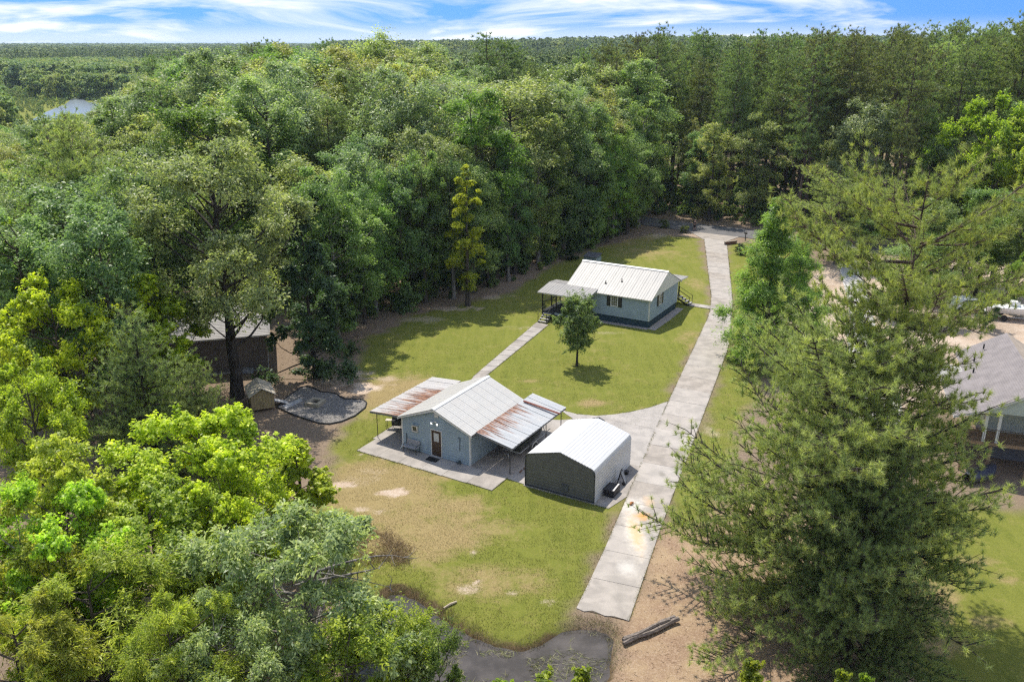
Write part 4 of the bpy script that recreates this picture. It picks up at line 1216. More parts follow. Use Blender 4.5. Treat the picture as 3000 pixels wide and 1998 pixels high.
tt('maple_b', 'sweetgum_tree', 15, 640, 68, YG, 'small yellow crown cut by the left edge beside the pine', wide=1.1)
tt('maple_b', 'sweetgum_tree', 690, 1205, 50, YG2, 'small bright green tree in front of the gravel fire pit', wide=1.15, rz=.3)
tt('maple_a', 'sweetgum_tree', 420, 1440, 34.5, GRN, 'mid green tree below the largest yellow green crown', wide=1.15, rz=2.0)
tt('maple_c', 'sweetgum_tree', 740, 1480, 38, GRN, 'shaded green tree between yellow green sweetgum and foreground oak', wide=.85, rz=2.6, bark='dark')
tt('maple_c', 'sweetgum_tree', 20, 1500, 31, OLV, 'olive tree at the bottom left edge beside the willow', wide=.8, rz=1.6, bark='grey')
tt('maple_a', 'sweetgum_tree', 640, 1380, 37, YG, 'yellow green tree between the largest crown and the foreground oak', wide=.95, rz=4.4)
tt('maple_a', 'sweetgum_tree', 130, 1400, 33, YG2, 'light green tree below the olive crown at left edge', wide=.95, rz=.2)
tt('willow_near', 'willow_tree', 230, 1640, 29.5, WIL, 'soft olive willow with fine leaves in the bottom left corner', rz=1.2, wide=1.1)
tt('willow_near', 'willow_tree', 30, 1760, 27.0, WIL, 'fine leaved olive willow cut by the bottom left corner', rz=3.9, wide=.9)
tt('willow_near', 'willow_tree', 480, 1760, 28.0, WIL, 'olive willow at the bottom edge left of the foreground oak', rz=5.1, wide=.8)
tree('oak_near', 'oak_tree', -9.1, 32.2, 8.9, OAKC, 'spreading grey green oak with dead branches beside the pond', rz=.4, bark='grey')
tt('oak_near', 'oak_tree', 620, 1790, 28.6, OAKC, 'grey green oak with bleached bare limb at the bottom edge', rz=2.9, bark='grey', wide=.8)
tt('shrub_near', 'shrub', 1160, 1775, 30.6, GRN, 'bright green shrub leaning over the pond', rz=.3, wide=1.0)
tt('shrub_near', 'shrub', 1280, 1830, 29.6, (.20, .27, .06), 'feathery olive shrub right beside the pond water', rz=2.3, wide=.7)
tt('shrub_near', 'shrub', 1010, 1850, 28.6, GRN, 'green shrub below the oak limb at the bottom edge', rz=1.3, wide=1.1)
for px, py, w_, lb in ((1475, 1945, 1.2, 'leftmost yellow green sapling top over the pond at bottom edge'), (1600, 1925, 1.3, 'tallest yellow green sapling top in the middle of the bottom edge'), (1700, 1950, 1.0, 'rightmost of the three sapling tops over the pond'),
                       (2215, 1930, 1.0, 'yellow green sapling top below the big pine, left one'), (2478, 1962, .8, 'yellow green sapling top below the big pine, middle one'), (2545, 1975, .8, 'yellow green sapling top below the big pine, right one')):
    tt('sapling', 'sapling', px, py, 27.6, (.26, .34, .03), lb, wide=w_)
tt('cedar', 'cedar_tree', 385, 905, 53, CED, 'broad dark cedar in front of the neighbouring grey roof', wide=1.05, rz=1.0, bark='dark')
tt('cedar', 'cedar_tree', 560, 1060, 52, CED, 'smaller soft cedar spreading towards the big oak trunk', wide=1.0, rz=2.5, bark='dark')
tt('pine_left', 'pine_tree', 195, 335, 76, PIN, 'tall olive pine at the left with a pointed top', wide=.95, bark='pine')
tt('pine_left', 'pine_tree', 300, 520, 70, PIN, 'broad olive pine just right of the pointed pine', wide=1.1, bark='pine')
tt('pine_left', 'pine_tree', 90, 560, 70, PIN, 'olive pine behind the yellow crowns at left edge', wide=.9, bark='pine')
tree('big_oak', 'oak_tree', -23.1, 66.2, 21.5, OAKC, 'tall oak with thick dark trunk beside the wooden coop', rz=.9, bark='dark', wide=1.0)
tree('magnolia', 'magnolia_tree', -17.5, 71.0, 14.5, (.09, .15, .07), 'dark glossy tree with branches to the ground behind the fire pit', rz=.2, bark='dark')
tree('magnolia', 'magnolia_tree', -18.2, 80.5, 16.5, (.105, .165, .07), 'dark low branched tree at the wood edge above the sandy patch', rz=2.2, bark='dark', wide=.95)
tree('pear', 'pear_tree', 5.98, 73.6, 6.9, (.20, .28, .10), 'small dark green tree standing alone on the lawn', rz=2.4, bark='dark')
tree('cypress', 'cypress_tree', 23.4, 74.8, 15.6, CYP, 'bright green feathery cypress right of the driveway', rz=.8, wide=1.2)
tree('cypress', 'cypress_tree', 27.8, 80.0, 11.5, CYP, 'lower bright green cypress behind the tall one by the driveway', rz=2.8, wide=1.0)
tree('cypress_b', 'cypress_tree', -5.0, 92.8, 16.8, CYY, 'slim yellow green cypress standing out at the wood edge', rz=.5, wide=.95)
tree('pine_dense', 'pine_tree', 15.6, 36.8, 15.6, PIN, 'broad dense pine beside the lower end of the driveway', rz=.4, bark='dark', wide=1.04)
tree('pine_tall', 'pine_tree', 18.8, 39.6, 22.6, (.38, .46, .16), 'tallest pine on the right with open top and forked limbs', rz=1.1, bark='pine', wide=.84)
tree('pine_dense', 'pine_tree', 15.6, 32.8, 10.0, PIND, 'shorter dark pine at the bottom right of the big pines', rz=3.4, bark='dark', wide=.8)
tree('pine_tall', 'pine_tree', 43.5, 112.0, 11.5, (.34, .39, .14), 'flat topped olive pine between street and sandy yard', rz=4.0, bark='pine', wide=1.9)
# --- right hand trees
tt('wood_0', 'oak_tree', 2790, 640, 96, (.20, .29, .08), 'spreading green oak over the sandy yard', wide=2.3, group=None)
tt('wood_2', 'oak_tree', 2960, 560, 100, (.19, .27, .08), 'green oak cut by the right edge above the sandy yard', wide=2.0)
tt('maple_a', 'sweetgum_tree', 2930, 285, 122, (.33, .43, .04), 'bright yellow green tree at the right edge below the pines', wide=.75)
tt('maple_a', 'sweetgum_tree', 2760, 395, 128, (.30, .40, .05), 'yellow green tree right of the tall bare trunk', wide=.65)
tt('shrub_near', 'shrub', 2900, 862, 84.5, (.12, .20, .075), 'small round dark green tree behind the neighbouring deck house', wide=1.0)
tt('maple_c', 'sweetgum_tree', 2995, 740, 90, (.24, .38, .05), 'light green tree at right edge behind the white boat', wide=.9)
tt('wood_4', 'oak_tree', 2690, 715, 88, (.25, .34, .11), 'loose green oak in front of the sandy yard', wide=2.0, rz=.7)
tt('wood_2', 'oak_tree', 2560, 600, 122, (.23, .31, .10), 'green oak by the street behind the flat topped pine', wide=1.8, rz=1.9)
tt('wood_0', 'oak_tree', 2890, 690, 97, (.27, .37, .10), 'green oak behind the small round tree', wide=2.1, rz=3.0)
tree('wood_6', 'oak_tree', 57.5, 94.0, 12.0, (.22, .31, .09), 'rounded green oak beside the white boat', rz=1.1, wide=1.2)
tree('wood_4', 'oak_tree', 49.5, 98.5, 11.0, (.24, .31, .10), 'low green oak behind the white car', rz=2.2, wide=1.4)
tree('maple_a', 'sweetgum_tree', 71.0, 118.0, 19.0, (.36, .46, .06), 'tall bright green tree at the right edge behind the yard oaks', rz=2.7, wide=.85)
# tall half bare pine at the right
bx, by, bh = T(2735, 120, 151)
tree('pine_1', 'pine_tree', 73.0, 151.0, bh, PIN, 'tall pine with long bare pale trunk at the right wood edge', rz=.3, bark='grey', wide=1.05)

# --- the wood: trees on the edge of the lawn, then the wood behind
def poisson(poly, dist, k, seed, avoid=()):
    r = random.Random(seed); pts = []
    xs = [p[0] for p in poly]; ys = [p[1] for p in poly]
    P2 = poly
    for _ in range(k):
        x, y = r.uniform(min(xs), max(xs)), r.uniform(min(ys), max(ys))
        if not inside(np.array([x]), np.array([y]), P2)[0]:
            continue
        if any((x - a) ** 2 + (y - c) ** 2 < d * d for a, c, d in avoid):
            continue
        if all((x - a) ** 2 + (y - c) ** 2 > dist * dist for a, c in pts):
            pts.append((x, y))
    return pts
def col_name(px):
    for lim, nm in ((320, 'above the left sweetgums'), (520, 'above the dark cedar'), (800, 'above the big oak'), (1080, 'above the fire pit'), (1260, 'above the workshop'), (1450, 'by the yellow cypress'), (1650, 'above the porch'), (1950, 'above the blue house'), (2180, 'above the driveway end'), (2400, 'above the bright cypress'), (2650, 'above the tallest pine'), (9999, 'above the sandy yard')):
        if px < lim:
            return nm
PEND = {}
def later(o, text, px):
    PEND.setdefault(text, []).append((px, o))
    return o
ORD = ['leftmost', 'second from left', 'third from left', 'fourth from left', 'fifth from left', 'sixth from left', 'seventh from left', 'eighth from left', 'ninth from left']
def settle():
    # trees that read alike are told apart by their order from left to right
    for text, lst in PEND.items():
        lst.sort(key=lambda q: q[0])
        for i, (px, o) in enumerate(lst):
            o['label'] = text if len(lst) == 1 else text + ', ' + (ORD[i] if i < len(ORD) - 0 and i < len(lst) - 1 else 'rightmost')
TNAME = dict(zip([(0.315, 0.381, 0.174), (0.255, 0.346, 0.135), (0.355, 0.399, 0.18), (0.291, 0.358, 0.199), (0.385, 0.404, 0.154), (0.225, 0.323, 0.143)], ['grey green', 'mid green', 'pale olive', 'dusty green', 'yellow olive', 'dark green'])); TNAME[(.19, .30, .06)] = TNAME[(.19, .30, .07)] = 'bright green'
def row_name(d):
    return 'near the front' if d < 12 else 'in the middle' if d < 30 else 'deep inside' if d < 52 else 'at the back'
WC = [(0.315, 0.381, 0.174), (0.255, 0.346, 0.135), (0.355, 0.399, 0.18), (0.291, 0.358, 0.199), (0.385, 0.404, 0.154), (0.225, 0.323, 0.143)]
ed = resample(WOOD_EDGE[2:], 24)
for i, (x, y) in enumerate(ed[2:]):
    k = 'wood_%d' % rr.choice([5, 0, 3, 7, 7, 0])
    off = rr.uniform(.4, 2.4)
    h = rr.uniform(13.0, 18.0) * (1 if i % 3 else 1.12)
    dk = rr.choice([(.22, .34, .12), (.25, .36, .12), (.19, .30, .12), (.27, .43, .095), (.31, .38, .145)])
    ot = tree(k, 'broadleaf_tree', x - off, y + off * .8, h, dk, 'leafy tree', group='front row trees of the wood along the lawn', bark='grey' if i % 3 == 0 else 'oak', wide=rr.uniform(.85, 1.15))
    ppx = 1500 + 2500 * (x - off) / ((y + off * .8) * _c)
    later(ot, 'front row tree of the wood ' + col_name(ppx), ppx)
LEFTWOOD = [(-19, 88), (-12.5, 96), (-6, 99.5), (-.5, 105), (6, 116), (15, 129), (22, 146), (12, 157), (-4, 168), (-40, 176), (-118, 176), (-112, 160), (-72, 104), (-57, 80), (-40, 62), (-30, 58), (-27, 62), (-29, 69), (-40, 78), (-40, 92), (-26, 92)]
AVO = [(-29, 78, 9.0), (-23.1, 66.2, 5.5), (-17.5, 71.0, 4), (-47, 112, 7), (-38, 100, 6), (-5.3, 95.2, 4), (-24, 64, 4), (-62, 140, 6)]
for x, y in poisson(LEFTWOOD, 6.0, 9000, 7, AVO):
    k = 'wood_%d' % rr.choice([0, 1, 2, 3, 4, 6, 7, 6])
    h = rr.uniform(18.5, 25.5)
    if y > 104 and -.42 < x / y < -.08: h = rr.uniform(21.5, 28.0)
    ppx = 1500 + 2500 * x / (y * _c)
    h = min(h, CAM_H - y * math.tan(RAD(float(np.interp(ppx, [0, 260, 480, 700], [4.9, 3.8, 1.1, -0.3])))) - rr.uniform(0, 1.5))
    if y < 100: h *= .86
    c = rr.choice(WC)
    if rr.random() < .10: c = (.19, .30, .06)
    if rr.random() < .08:
        later(tree('pine_%d' % rr.randrange(3), 'pine_tree', x, y, min(rr.uniform(21, 25.5), h + 2.0), PIND, 'tree', group='pines inside the broadleaf wood', bark='pine', wide=1.1), 'dark pine %s of the broadleaf wood %s' % (row_name(y - 95), col_name(ppx)), ppx)
    else:
        later(tree(k, 'broadleaf_tree', x, y, h, c, 'tree', group='broadleaf trees of the wood left of the house', bark='oak', wide=rr.uniform(1.02, 1.42)), '%s tree %s of the wood %s' % (TNAME[c], row_name(y - 95), col_name(ppx)), ppx)
for px, py, Y, lb in ((1105, 92, 150, 'tallest pale green crown rising above the horizon left of centre'), (1160, 118, 152, 'pale green crown beside the tallest one on the skyline'), (985, 165, 140, 'pale crown left of the tallest one below the horizon'), (1870, 165, 160, 'pale rounded crown at the middle of the skyline right of the wood')):
    tt('wood_0', 'oak_tree', px, py, Y, (.42, .46, .17), lb, wide=1.1)
for px, py, Y, lb in ((440, 158, 205, 'dark pine pair on the left skyline, left one'), (500, 148, 200, 'dark pine pair on the left skyline, right one'), (735, 128, 190, 'dark rounded pine on the skyline left of the tall pale crown'), (805, 120, 185, 'slim dark pine on the skyline beside the rounded one'), (955, 118, 200, 'dark pine on the skyline just left of the tall pale crown'), (1425, 95, 175, 'dark pine standing above the skyline right of the tall pale crown'), (1480, 120, 180, 'lower dark pine beside the one above the skyline')):
    tt('pine_%d' % rr.randrange(3), 'pine_tree', px, py, Y, PIND, lb, wide=1.25, bark='pine')
RIGHTWOOD = [(22, 150), (31, 142.5), (40, 136.5), (50, 130.5), (62, 124), (80, 117), (112, 110), (128, 150), (140, 196), (20, 196), (10, 166)]
for x, y in poisson(RIGHTWOOD, 5.2, 9000, 8, [(73, 151, 5), (70, 138, 4.5)]):
    dq = y - (158 - .47 * (x - 10)); front = dq < 8
    ppx = 1500 + 2500 * x / (y * _c)
    q = rr.random()
    if q < (.52 if front else .72):
        pc = rr.choice([(.25, .33, .12), PIND, (.19, .215, .085)]); ph_ = rr.uniform(25.5, 31.5)
        later(tree('pine_%d' % rr.randrange(3), 'pine_tree', x, y, ph_ + max(0, x - 60) * .035, pc, 'tree', group='pines of the wood beyond the street', bark='pine', wide=rr.uniform(.85, 1.1)), '%s %s pine %s beyond the street %s' % ('tall' if ph_ > 28.5 else 'shorter', 'dark' if pc == PIND else 'olive' if pc[0] == .25 else 'brownish', row_name(dq), col_name(ppx)), ppx)
    else:
        c = rr.choice(WC + [(.19, .30, .07)])
        later(tree('wood_%d' % rr.choice([0, 1, 2, 3, 4, 6, 7]), 'broadleaf_tree', x, y, rr.uniform(13, 21.5), c, 'tree', group='broadleaf trees beyond the street', bark='dark', wide=rr.uniform(.95, 1.3)), '%s tree under the pines %s %s' % (TNAME[c], row_name(dq), col_name(ppx)), ppx)
settle()
# --- the farther wood and the marsh: too many to count
def ridge(x, y):
    # low wooded rise beyond the wood on the right
    return 8 * np.exp(-((y - 1350) / 420) ** 2) * sstep(-150, 250, np.asarray(x)) * sstep(1900, 1100, np.asarray(x))
hx_, hy_ = np.meshgrid(np.linspace(-200, 1950, 44), np.linspace(500, 2300, 37))
hm = bpy.data.meshes.new('hill'); hz_ = ridge(hx_, hy_) - .6
hi_ = np.arange(hx_.size).reshape(hx_.shape)
fast_mesh(hm, np.stack([hx_, hy_, hz_], -1).reshape(-1, 3), np.stack([hi_[:-1, :-1], hi_[:-1, 1:], hi_[1:, 1:], hi_[1:, :-1]], -1).reshape(-1, 4))
hm.materials.append(plain('wood_floor', (.08, .09, .04), .95)); hm.shade_smooth()
tag(put('hills', hm), kind='structure')
def far_points(seed):
    r = np.random.default_rng(seed); pts = []
    # woodland behind everything
    k = 9000
    d = np.sqrt(r.uniform(185 ** 2, 900 ** 2, k)); a = r.uniform(-.66, .70, k)
    x, y = d * np.sin(a), d * np.cos(a)
    wood = (x > -.30 * y + 12) | (r.random(k) < .0)
    wood &= ~((y < 198) & (x > 5)) & ~((y < 180) & (x < 5))
    dens = np.where(d < 420, 1.0, .55)
    keep = wood & (r.random(k) < dens)
    # ground rises a little towards the right, so its wood stands above the horizon
    hh = r.uniform(19, 25, k) + np.clip((x - 20) / 60, 0, 1.4) * 4.0
    kind = np.where(r.random(k) < np.where(x > 0, .75, .45), 2, 0) + r.integers(0, 2, k)
    pts.append(np.stack([x, y, np.zeros(k), hh, kind], 1)[keep])
    k = 26000
    d = r.uniform(900 ** .6, 5200 ** .6, k) ** (1 / .6); a = r.uniform(-.66, .70, k)
    x, y = d * np.sin(a), d * np.cos(a)
    hh = r.uniform(18, 30, k) * np.where(x < -.2 * y, .75, 1.0) * (1 + d / 9000)
    pts.append(np.stack([x, y, ridge(x, y), hh, 2 * (r.random(k) < .5) + r.integers(0, 2, k) + 10], 1))
    # marsh scrub on the left
    k = 16000
    d = np.sqrt(r.uniform(190 ** 2, 900 ** 2, k)); a = r.uniform(-.68, -.20, k)
    x, y = d * np.sin(a), d * np.cos(a)
    ok = (x < -.30 * y + 12)
    rvp = rv
    ok &= poly_dist(x, y, rvp) < -.8
    thick = fbm(x, y, 60)
    hh = np.where(thick > .53, r.uniform(5, 13, k), r.uniform(1.2, 3.2, k)); hh = np.where(d > 560, hh * 1.25, hh)
    hh = np.where((np.abs(x / y + .505) < .075) & (y < 470), np.minimum(hh, 1.6), hh)
    ok &= (r.random(k) < np.where(thick > .53, .9, .75))
    pts.append(np.stack([x, y, np.zeros(k), hh, r.integers(0, 2, k) + 20], 1)[ok])
    return pts
PF = bpy.data.collections.new('far_tree_shapes')
PFM = bpy.data.collections.new('marsh_shapes')
def farproto(coll, nm, me_pair):
    # one mesh: stem and crown together
    tm, cm, H0 = me_pair
    o = bpy.data.objects.new(nm, cm); coll.objects.link(o)
    return H0
proto('far_a', broadleaf, 1.0, seed=401, R=.24, base=.18, nlobe=20, lobe=.27, nsub=12, nleaf=11, leaf=.030, wid=.62, prof=(.8, None), mat=FARLEAF, twig=False, up=.5)
proto('far_b', broadleaf, 1.0, seed=402, R=.22, base=.15, nlobe=22, lobe=.27, nsub=12, nleaf=10, leaf=.030, wid=.62, prof=(.9, .5), mat=FARLEAF, twig=False, up=.5)
FARPINE = leaf_mat('far_needle', .6, .3, .25, far=[(.16, .22, .11), (.23, .28, .125), (.18, .25, .12), (.26, .31, .13)])
proto('far_c', broadleaf, 1.0, seed=403, R=.155, base=.42, nlobe=18, lobe=.33, nsub=11, nleaf=11, leaf=.028, wid=.5, prof=(.75, None), mat=FARPINE, twig=False, up=.6)
proto('far_d', broadleaf, 1.0, seed=404, R=.14, base=.38, nlobe=18, lobe=.33, nsub=11, nleaf=11, leaf=.028, wid=.5, prof=(.85, None), mat=FARPINE, twig=False, up=.6)
MARSH = leaf_mat('marsh_leaf', .6, .3, .3, far=[(.27, .36, .13), (.34, .41, .13), (.20, .31, .13), (.38, .42, .14), (.17, .27, .13)])
proto('scrub_a', broadleaf, 1.0, seed=405, R=.55, base=.03, nlobe=16, lobe=.36, nsub=12, nleaf=12, leaf=.085, wid=.6, prof=(.8, None), mat=MARSH, twig=False)
proto('scrub_b', broadleaf, 1.0, seed=406, R=.42, base=.05, nlobe=16, lobe=.34, nsub=12, nleaf=12, leaf=.075, wid=.6, prof=(.9, .5), mat=MARSH, twig=False)
for nm in ('far_a', 'far_b', 'far_c', 'far_d'):
    farproto(PF, nm, PROTO[nm])
for nm in ('scrub_a', 'scrub_b'):
    farproto(PFM, nm, PROTO[nm])

def scatter(name, arr, coll, label):
    """points that carry a height and a kind; geometry nodes set a tree on each"""
    me = bpy.data.meshes.new(name)
    me.from_pydata([tuple(p) for p in arr[:, :3]], [], [])
    a = me.attributes.new('hgt', 'FLOAT', 'POINT'); a.data.foreach_set('value', arr[:, 3].astype(np.float32))
    a = me.attributes.new('knd', 'INT', 'POINT'); a.data.foreach_set('value', (arr[:, 4].astype(int) % 10).astype(np.int32))
    dd_ = np.hypot(arr[:, 0], arr[:, 1])
    a = me.attributes.new('wid', 'FLOAT', 'POINT'); a.data.foreach_set('value', (arr[:, 3] * np.clip(dd_ / 900, 1.0, 2.6)).astype(np.float32))
    o = put(name, me)
    ng = bpy.data.node_groups.new(name, 'GeometryNodeTree')
    ng.interface.new_socket('Geometry', in_out='INPUT', socket_type='NodeSocketGeometry')
    ng.interface.new_socket('Geometry', in_out='OUTPUT', socket_type='NodeSocketGeometry')
    N_, L2 = ng.nodes, ng.links
    gi, go = N_.new('NodeGroupInput'), N_.new('NodeGroupOutput')
    ci = N_.new('GeometryNodeCollectionInfo'); ci.inputs['Collection'].default_value = coll; ci.inputs['Separate Children'].default_value = True; ci.inputs['Reset Children'].default_value = True
    ip = N_.new('GeometryNodeInstanceOnPoints'); ip.inputs['Pick Instance'].default_value = True
    na = N_.new('GeometryNodeInputNamedAttribute'); na.data_type = 'FLOAT'; na.inputs['Name'].default_value = 'hgt'
    nk = N_.new('GeometryNodeInputNamedAttribute'); nk.data_type = 'INT'; nk.inputs['Name'].default_value = 'knd'
    rv_ = N_.new('FunctionNodeRandomValue'); rv_.data_type = 'FLOAT_VECTOR'
    rv_.inputs[0].default_value = (0, 0, 0); rv_.inputs[1].default_value = (0, 0, 6.283)
    L2.new(gi.outputs[0], ip.inputs['Points']); L2.new(ci.outputs[0], ip.inputs['Instance'])
    L2.new(nk.outputs['Attribute'], ip.inputs['Instance Index']); L2.new(rv_.outputs['Value'], ip.inputs['Rotation']); 
    nw_ = N_.new('GeometryNodeInputNamedAttribute'); nw_.data_type = 'FLOAT'; nw_.inputs['Name'].default_value = 'wid'
    cx_ = N_.new('ShaderNodeCombineXYZ'); L2.new(nw_.outputs['Attribute'], cx_.inputs[0]); L2.new(nw_.outputs['Attribute'], cx_.inputs[1]); L2.new(na.outputs['Attribute'], cx_.inputs[2])
    L2.new(cx_.outputs[0], ip.inputs['Scale'])
    L2.new(ip.outputs[0], go.inputs[0])
    md = o.modifiers.new('scatter', 'NODES'); md.node_group = ng
    return tag(o, label, 'woodland', kind='stuff')
fp = far_points(3)
scatter('far_wood', np.concatenate([fp[0], fp[1]]), PF, 'far wood of pines and broadleaf trees reaching to the horizon')
scatter('marsh_scrub', fp[2], PFM, 'low green marsh scrub around the river at far left')
UND = leaf_mat('undergrowth_leaf', .6, .3, .45, far=[(.16, .24, .08), (.22, .31, .09), (.13, .20, .08), (.30, .36, .11)])
UC = bpy.data.collections.new('undergrowth_shapes')
proto('under_a', broadleaf, 1.0, seed=411, R=.62, base=.02, nlobe=16, lobe=.36, nsub=12, nleaf=12, leaf=.12, wid=.55, prof=(.8, None), mat=UND, twig=False)
proto('under_b', broadleaf, 1.0, seed=412, R=.45, base=.04, nlobe=16, lobe=.36, nsub=12, nleaf=12, leaf=.11, wid=.5, prof=(.9, None), mat=UND, twig=False)
for nm in ('under_a', 'under_b'):
    farproto(UC, nm, PROTO[nm])
ur = random.Random(23)
up = [(x, y, 0, ur.uniform(.7, 3.2), ur.randrange(2)) for x, y in poisson(RIGHTWOOD, 2.3, 5200, 31)]
up += [(x, y, 0, ur.uniform(.6, 2.6), ur.randrange(2)) for x, y in poisson([(-17, 86), (-11, 93.5), (-5, 97), (0, 103), (6, 113), (15, 126), (22, 142), (8, 150), (-4, 120), (-14, 104), (-26, 94)], 2.0, 2600, 32)]
scatter('undergrowth', np.array(up), UC, 'leafy undergrowth on the floor of the woods')
# ================================================================== neighbouring houses
def shingle_plane(parent, o, U, V, courses, mat, name='shingle_course', taper=(0, 0)):
    """overlapping courses: U along the eave, V from eave to ridge; taper = how far each side draws in at the ridge"""
    o, U, V = Vector(o), Vector(U), Vector(V)
    N = U.cross(V).normalized()
    if N.z < 0: N = -N
    ul = U.normalized()
    for i in range(courses):
        t0, t1 = i / courses, (i + 1.25) / courses
        t1 = min(t1, 1.0)
        def p(t, e): return o + V * t + (ul * (taper[0] * t) if e == 0 else U - ul * (taper[1] * t))
        a, bq, c, d = p(t0, 0), p(t0, 1), p(t1, 1), p(t1, 0)
        MB().hexa([a, bq, c - N * .0, d, a + N * .03, bq + N * .03, c + N * .008, d + N * .008]).build(name, mat, parent)
SH1 = plain('grey_shingle', (.225, .20, .196), .9, .16, 1.5, .4, bscale=25)
SH2 = plain('brown_shingle', (.30, .25, .20), .9, .2, 1.5, .4, bscale=25)
SH3 = plain('light_grey_shingle', (.36, .34, .335), .9, .14, 1.2, .4, bscale=25)
CREAM = plain('pale_green_siding', (.42, .46, .42), .7, .1)
RAWW = plain('raw_timber', (.27, .18, .11), .8, .25, 3)
NA_ = -.33
nb = thing('deck_house', (32.0, 52.3), NA_, 'raised house with grey shingle roof and timber deck at the right edge', 'house')
E0, RI, EZ, RZ_, NLn = -.55, 2.75, 4.75, 6.75, 12.4
B('wall', nb, CREAM, .5, 6.5, 2.6, 11.8, 2.35, 4.7)
MB().profile([(0, 0), (6.2, 0), (3.1, 1.9)], (.0 - .4, .12, 4.72), (1, 0, 0), (0, 0, 1), (0, .10, 0)).build('gable', CREAM, nb)
nr = MB().profile([(E0, EZ - .03), (E0, EZ - .16), (RI, RZ_ - .25), (2 * RI - E0, EZ - .16), (2 * RI - E0, EZ - .03), (RI, RZ_ - .03)], (0, -.05, 0), (1, 0, 0), (0, 0, 1), (0, NLn, 0)).build('roof', WHITE, nb)
shingle_plane(nr, (E0 - .04, NLn + .02, EZ - .05), (0, -NLn - .12, 0), (RI - E0 + .04, 0, RZ_ - EZ + .02), 26, SH1)
shingle_plane(nr, (2 * RI - E0 + .04, -.1, EZ - .05), (0, NLn + .12, 0), (-(RI - E0 + .04), 0, RZ_ - EZ + .02), 26, SH2)
shingle_plane(nr, (E0 - 1.6, 7.9, EZ - .55), (0, -7.95, 0), (1.75, 0, .62), 6, SH1)
MB().obox((E0 - 1.6, -.05, EZ - .66), (1.7, 0, .6), (0, 7.95, 0), (0, 0, .08)).build('eave_board', WHITE, nr)
for x, y, z in ((1.0, 10.6, 5.9), (.2, 9.0, 5.35), (-.1, 7.0, 5.1)):
    MB().tube([(x, y, z - .1), (x, y, z + .3)], .06, 6).build('vent_pipe', BLACK, nr)
dk = B('deck', nb, RAWW, -1.2, 6.4, .45, 2.6, 2.16, 2.36)
x = -1.2
while x < 6.3:
    MB().box(x, x + .135, .44, 2.6, 2.365, 2.395).build('deck_board', RAWW, dk); x += .145
for x in (-.02, .78, 3.2, 5.9):
    B('porch_post', nb, WHITE, x - .09, x + .09, .50, .68, 2.4, 4.72)
for x in (-1.1, .55, 2.9, 5.6):
    B('stilt', nb, RAWW, x - .09, x + .09, .6, .78, 0, 2.16)
B('porch_beam', nb, WHITE, -.4, 6.2, .52, .70, 4.55, 4.72)
rail(nb, (-1.15, .5, 2.395), (6.3, .5, 2.395), .95, .14, plain('dark_timber', (.10, .075, .055), .8))
rail(nb, (-1.15, .5, 2.395), (-1.15, 2.6, 2.395), .95, .14, plain('dark_timber', (.1, .07, .05), .8))
stairs(nb, (-1.2, 2.1, 2.35), (-1.2, 5.2, .1), 1.0, 9, (1, 0, 0), RAWW, RAWW)
for x, y in ((-1.75, 2.6), (-.75, 3.4)):
    B('stilt', nb, RAWW, x - .05, x + .05, y - .05, y + .05, 0, 2.9)
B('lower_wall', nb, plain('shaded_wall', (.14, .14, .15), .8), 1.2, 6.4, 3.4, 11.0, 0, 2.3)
tar = thing('covered_boat', (31.9, 51.9, .02), .5, 'dark covered dinghy stored under the timber deck', 'boat')
hull = MB()
rows = []
for i in range(9):
    t = i / 8; wq = .62 * math.sin(math.pi * (t * .86 + .10)) ** .7
    rows.append([(-1.5 + 3.0 * t, wq * math.cos(a), .42 + .42 * math.sin(a) * (1 if math.sin(a) < 0 else .8)) for a in np.linspace(0, 2 * math.pi, 13)])
hull.grid(rows); hull.build('hull', plain('navy_tarp', (.055, .06, .085), .6, .3, 4, .4), tar, True)
MB().tube([(-1.2, 0, .86), (1.2, 0, .90)], .05, 6).build('ridge_pole', BLACK, tar)

nl = thing('neighbour_house', (-22.2, 72.6), .27, 'grey roofed house with brown wall half hidden by the big oak', 'house')
B('wall', nl, plain('brown_grey_wall', (.13, .108, .094), .85, .15, 2.0), -11.0, 0, .02, 8.0, .0, 3.45)
boards(nl, (-11.0, 0.0, 0), (1, 0, 0), 11.0, .12, lambda x: 3.4, (0, -1, 0), plain('brown_grey_wall', (.13, .108, .094)), .3)
B('foundation', nl, plain('sill_concrete', (.42, .40, .38), .9), -11.05, .06, -.05, 8.05, 0, .12)
nlr = B('roof', nl, WHITE, -11.4, .4, -.4, 8.4, 3.35, 3.46)
shingle_plane(nlr, (-11.42, -.42, 3.46), (11.84, 0, 0), (0, 4.42, 1.75), 22, SH3, taper=(1.2, 1.2))
shingle_plane(nlr, (.42, 8.42, 3.46), (-11.84, 0, 0), (0, -4.42, 1.75), 12, SH3, taper=(1.2, 1.2))
shingle_plane(nlr, (.42, -.42, 3.46), (0, 8.84, 0), (-1.2, 0, 1.75), 12, SH3, taper=(4.4, 4.4))
B('gable_vent', nl, WHITE, -8.6, -7.4, -.5, .6, 3.47, 3.75)
tag(B('bench_box', None, plain('grey_box', (.30, .31, .34), .6), -.45, .45, -.2, .2, 0, .4), 'small grey box against the wall of the half hidden house', 'box').location = (*G(728, 1092), .02)

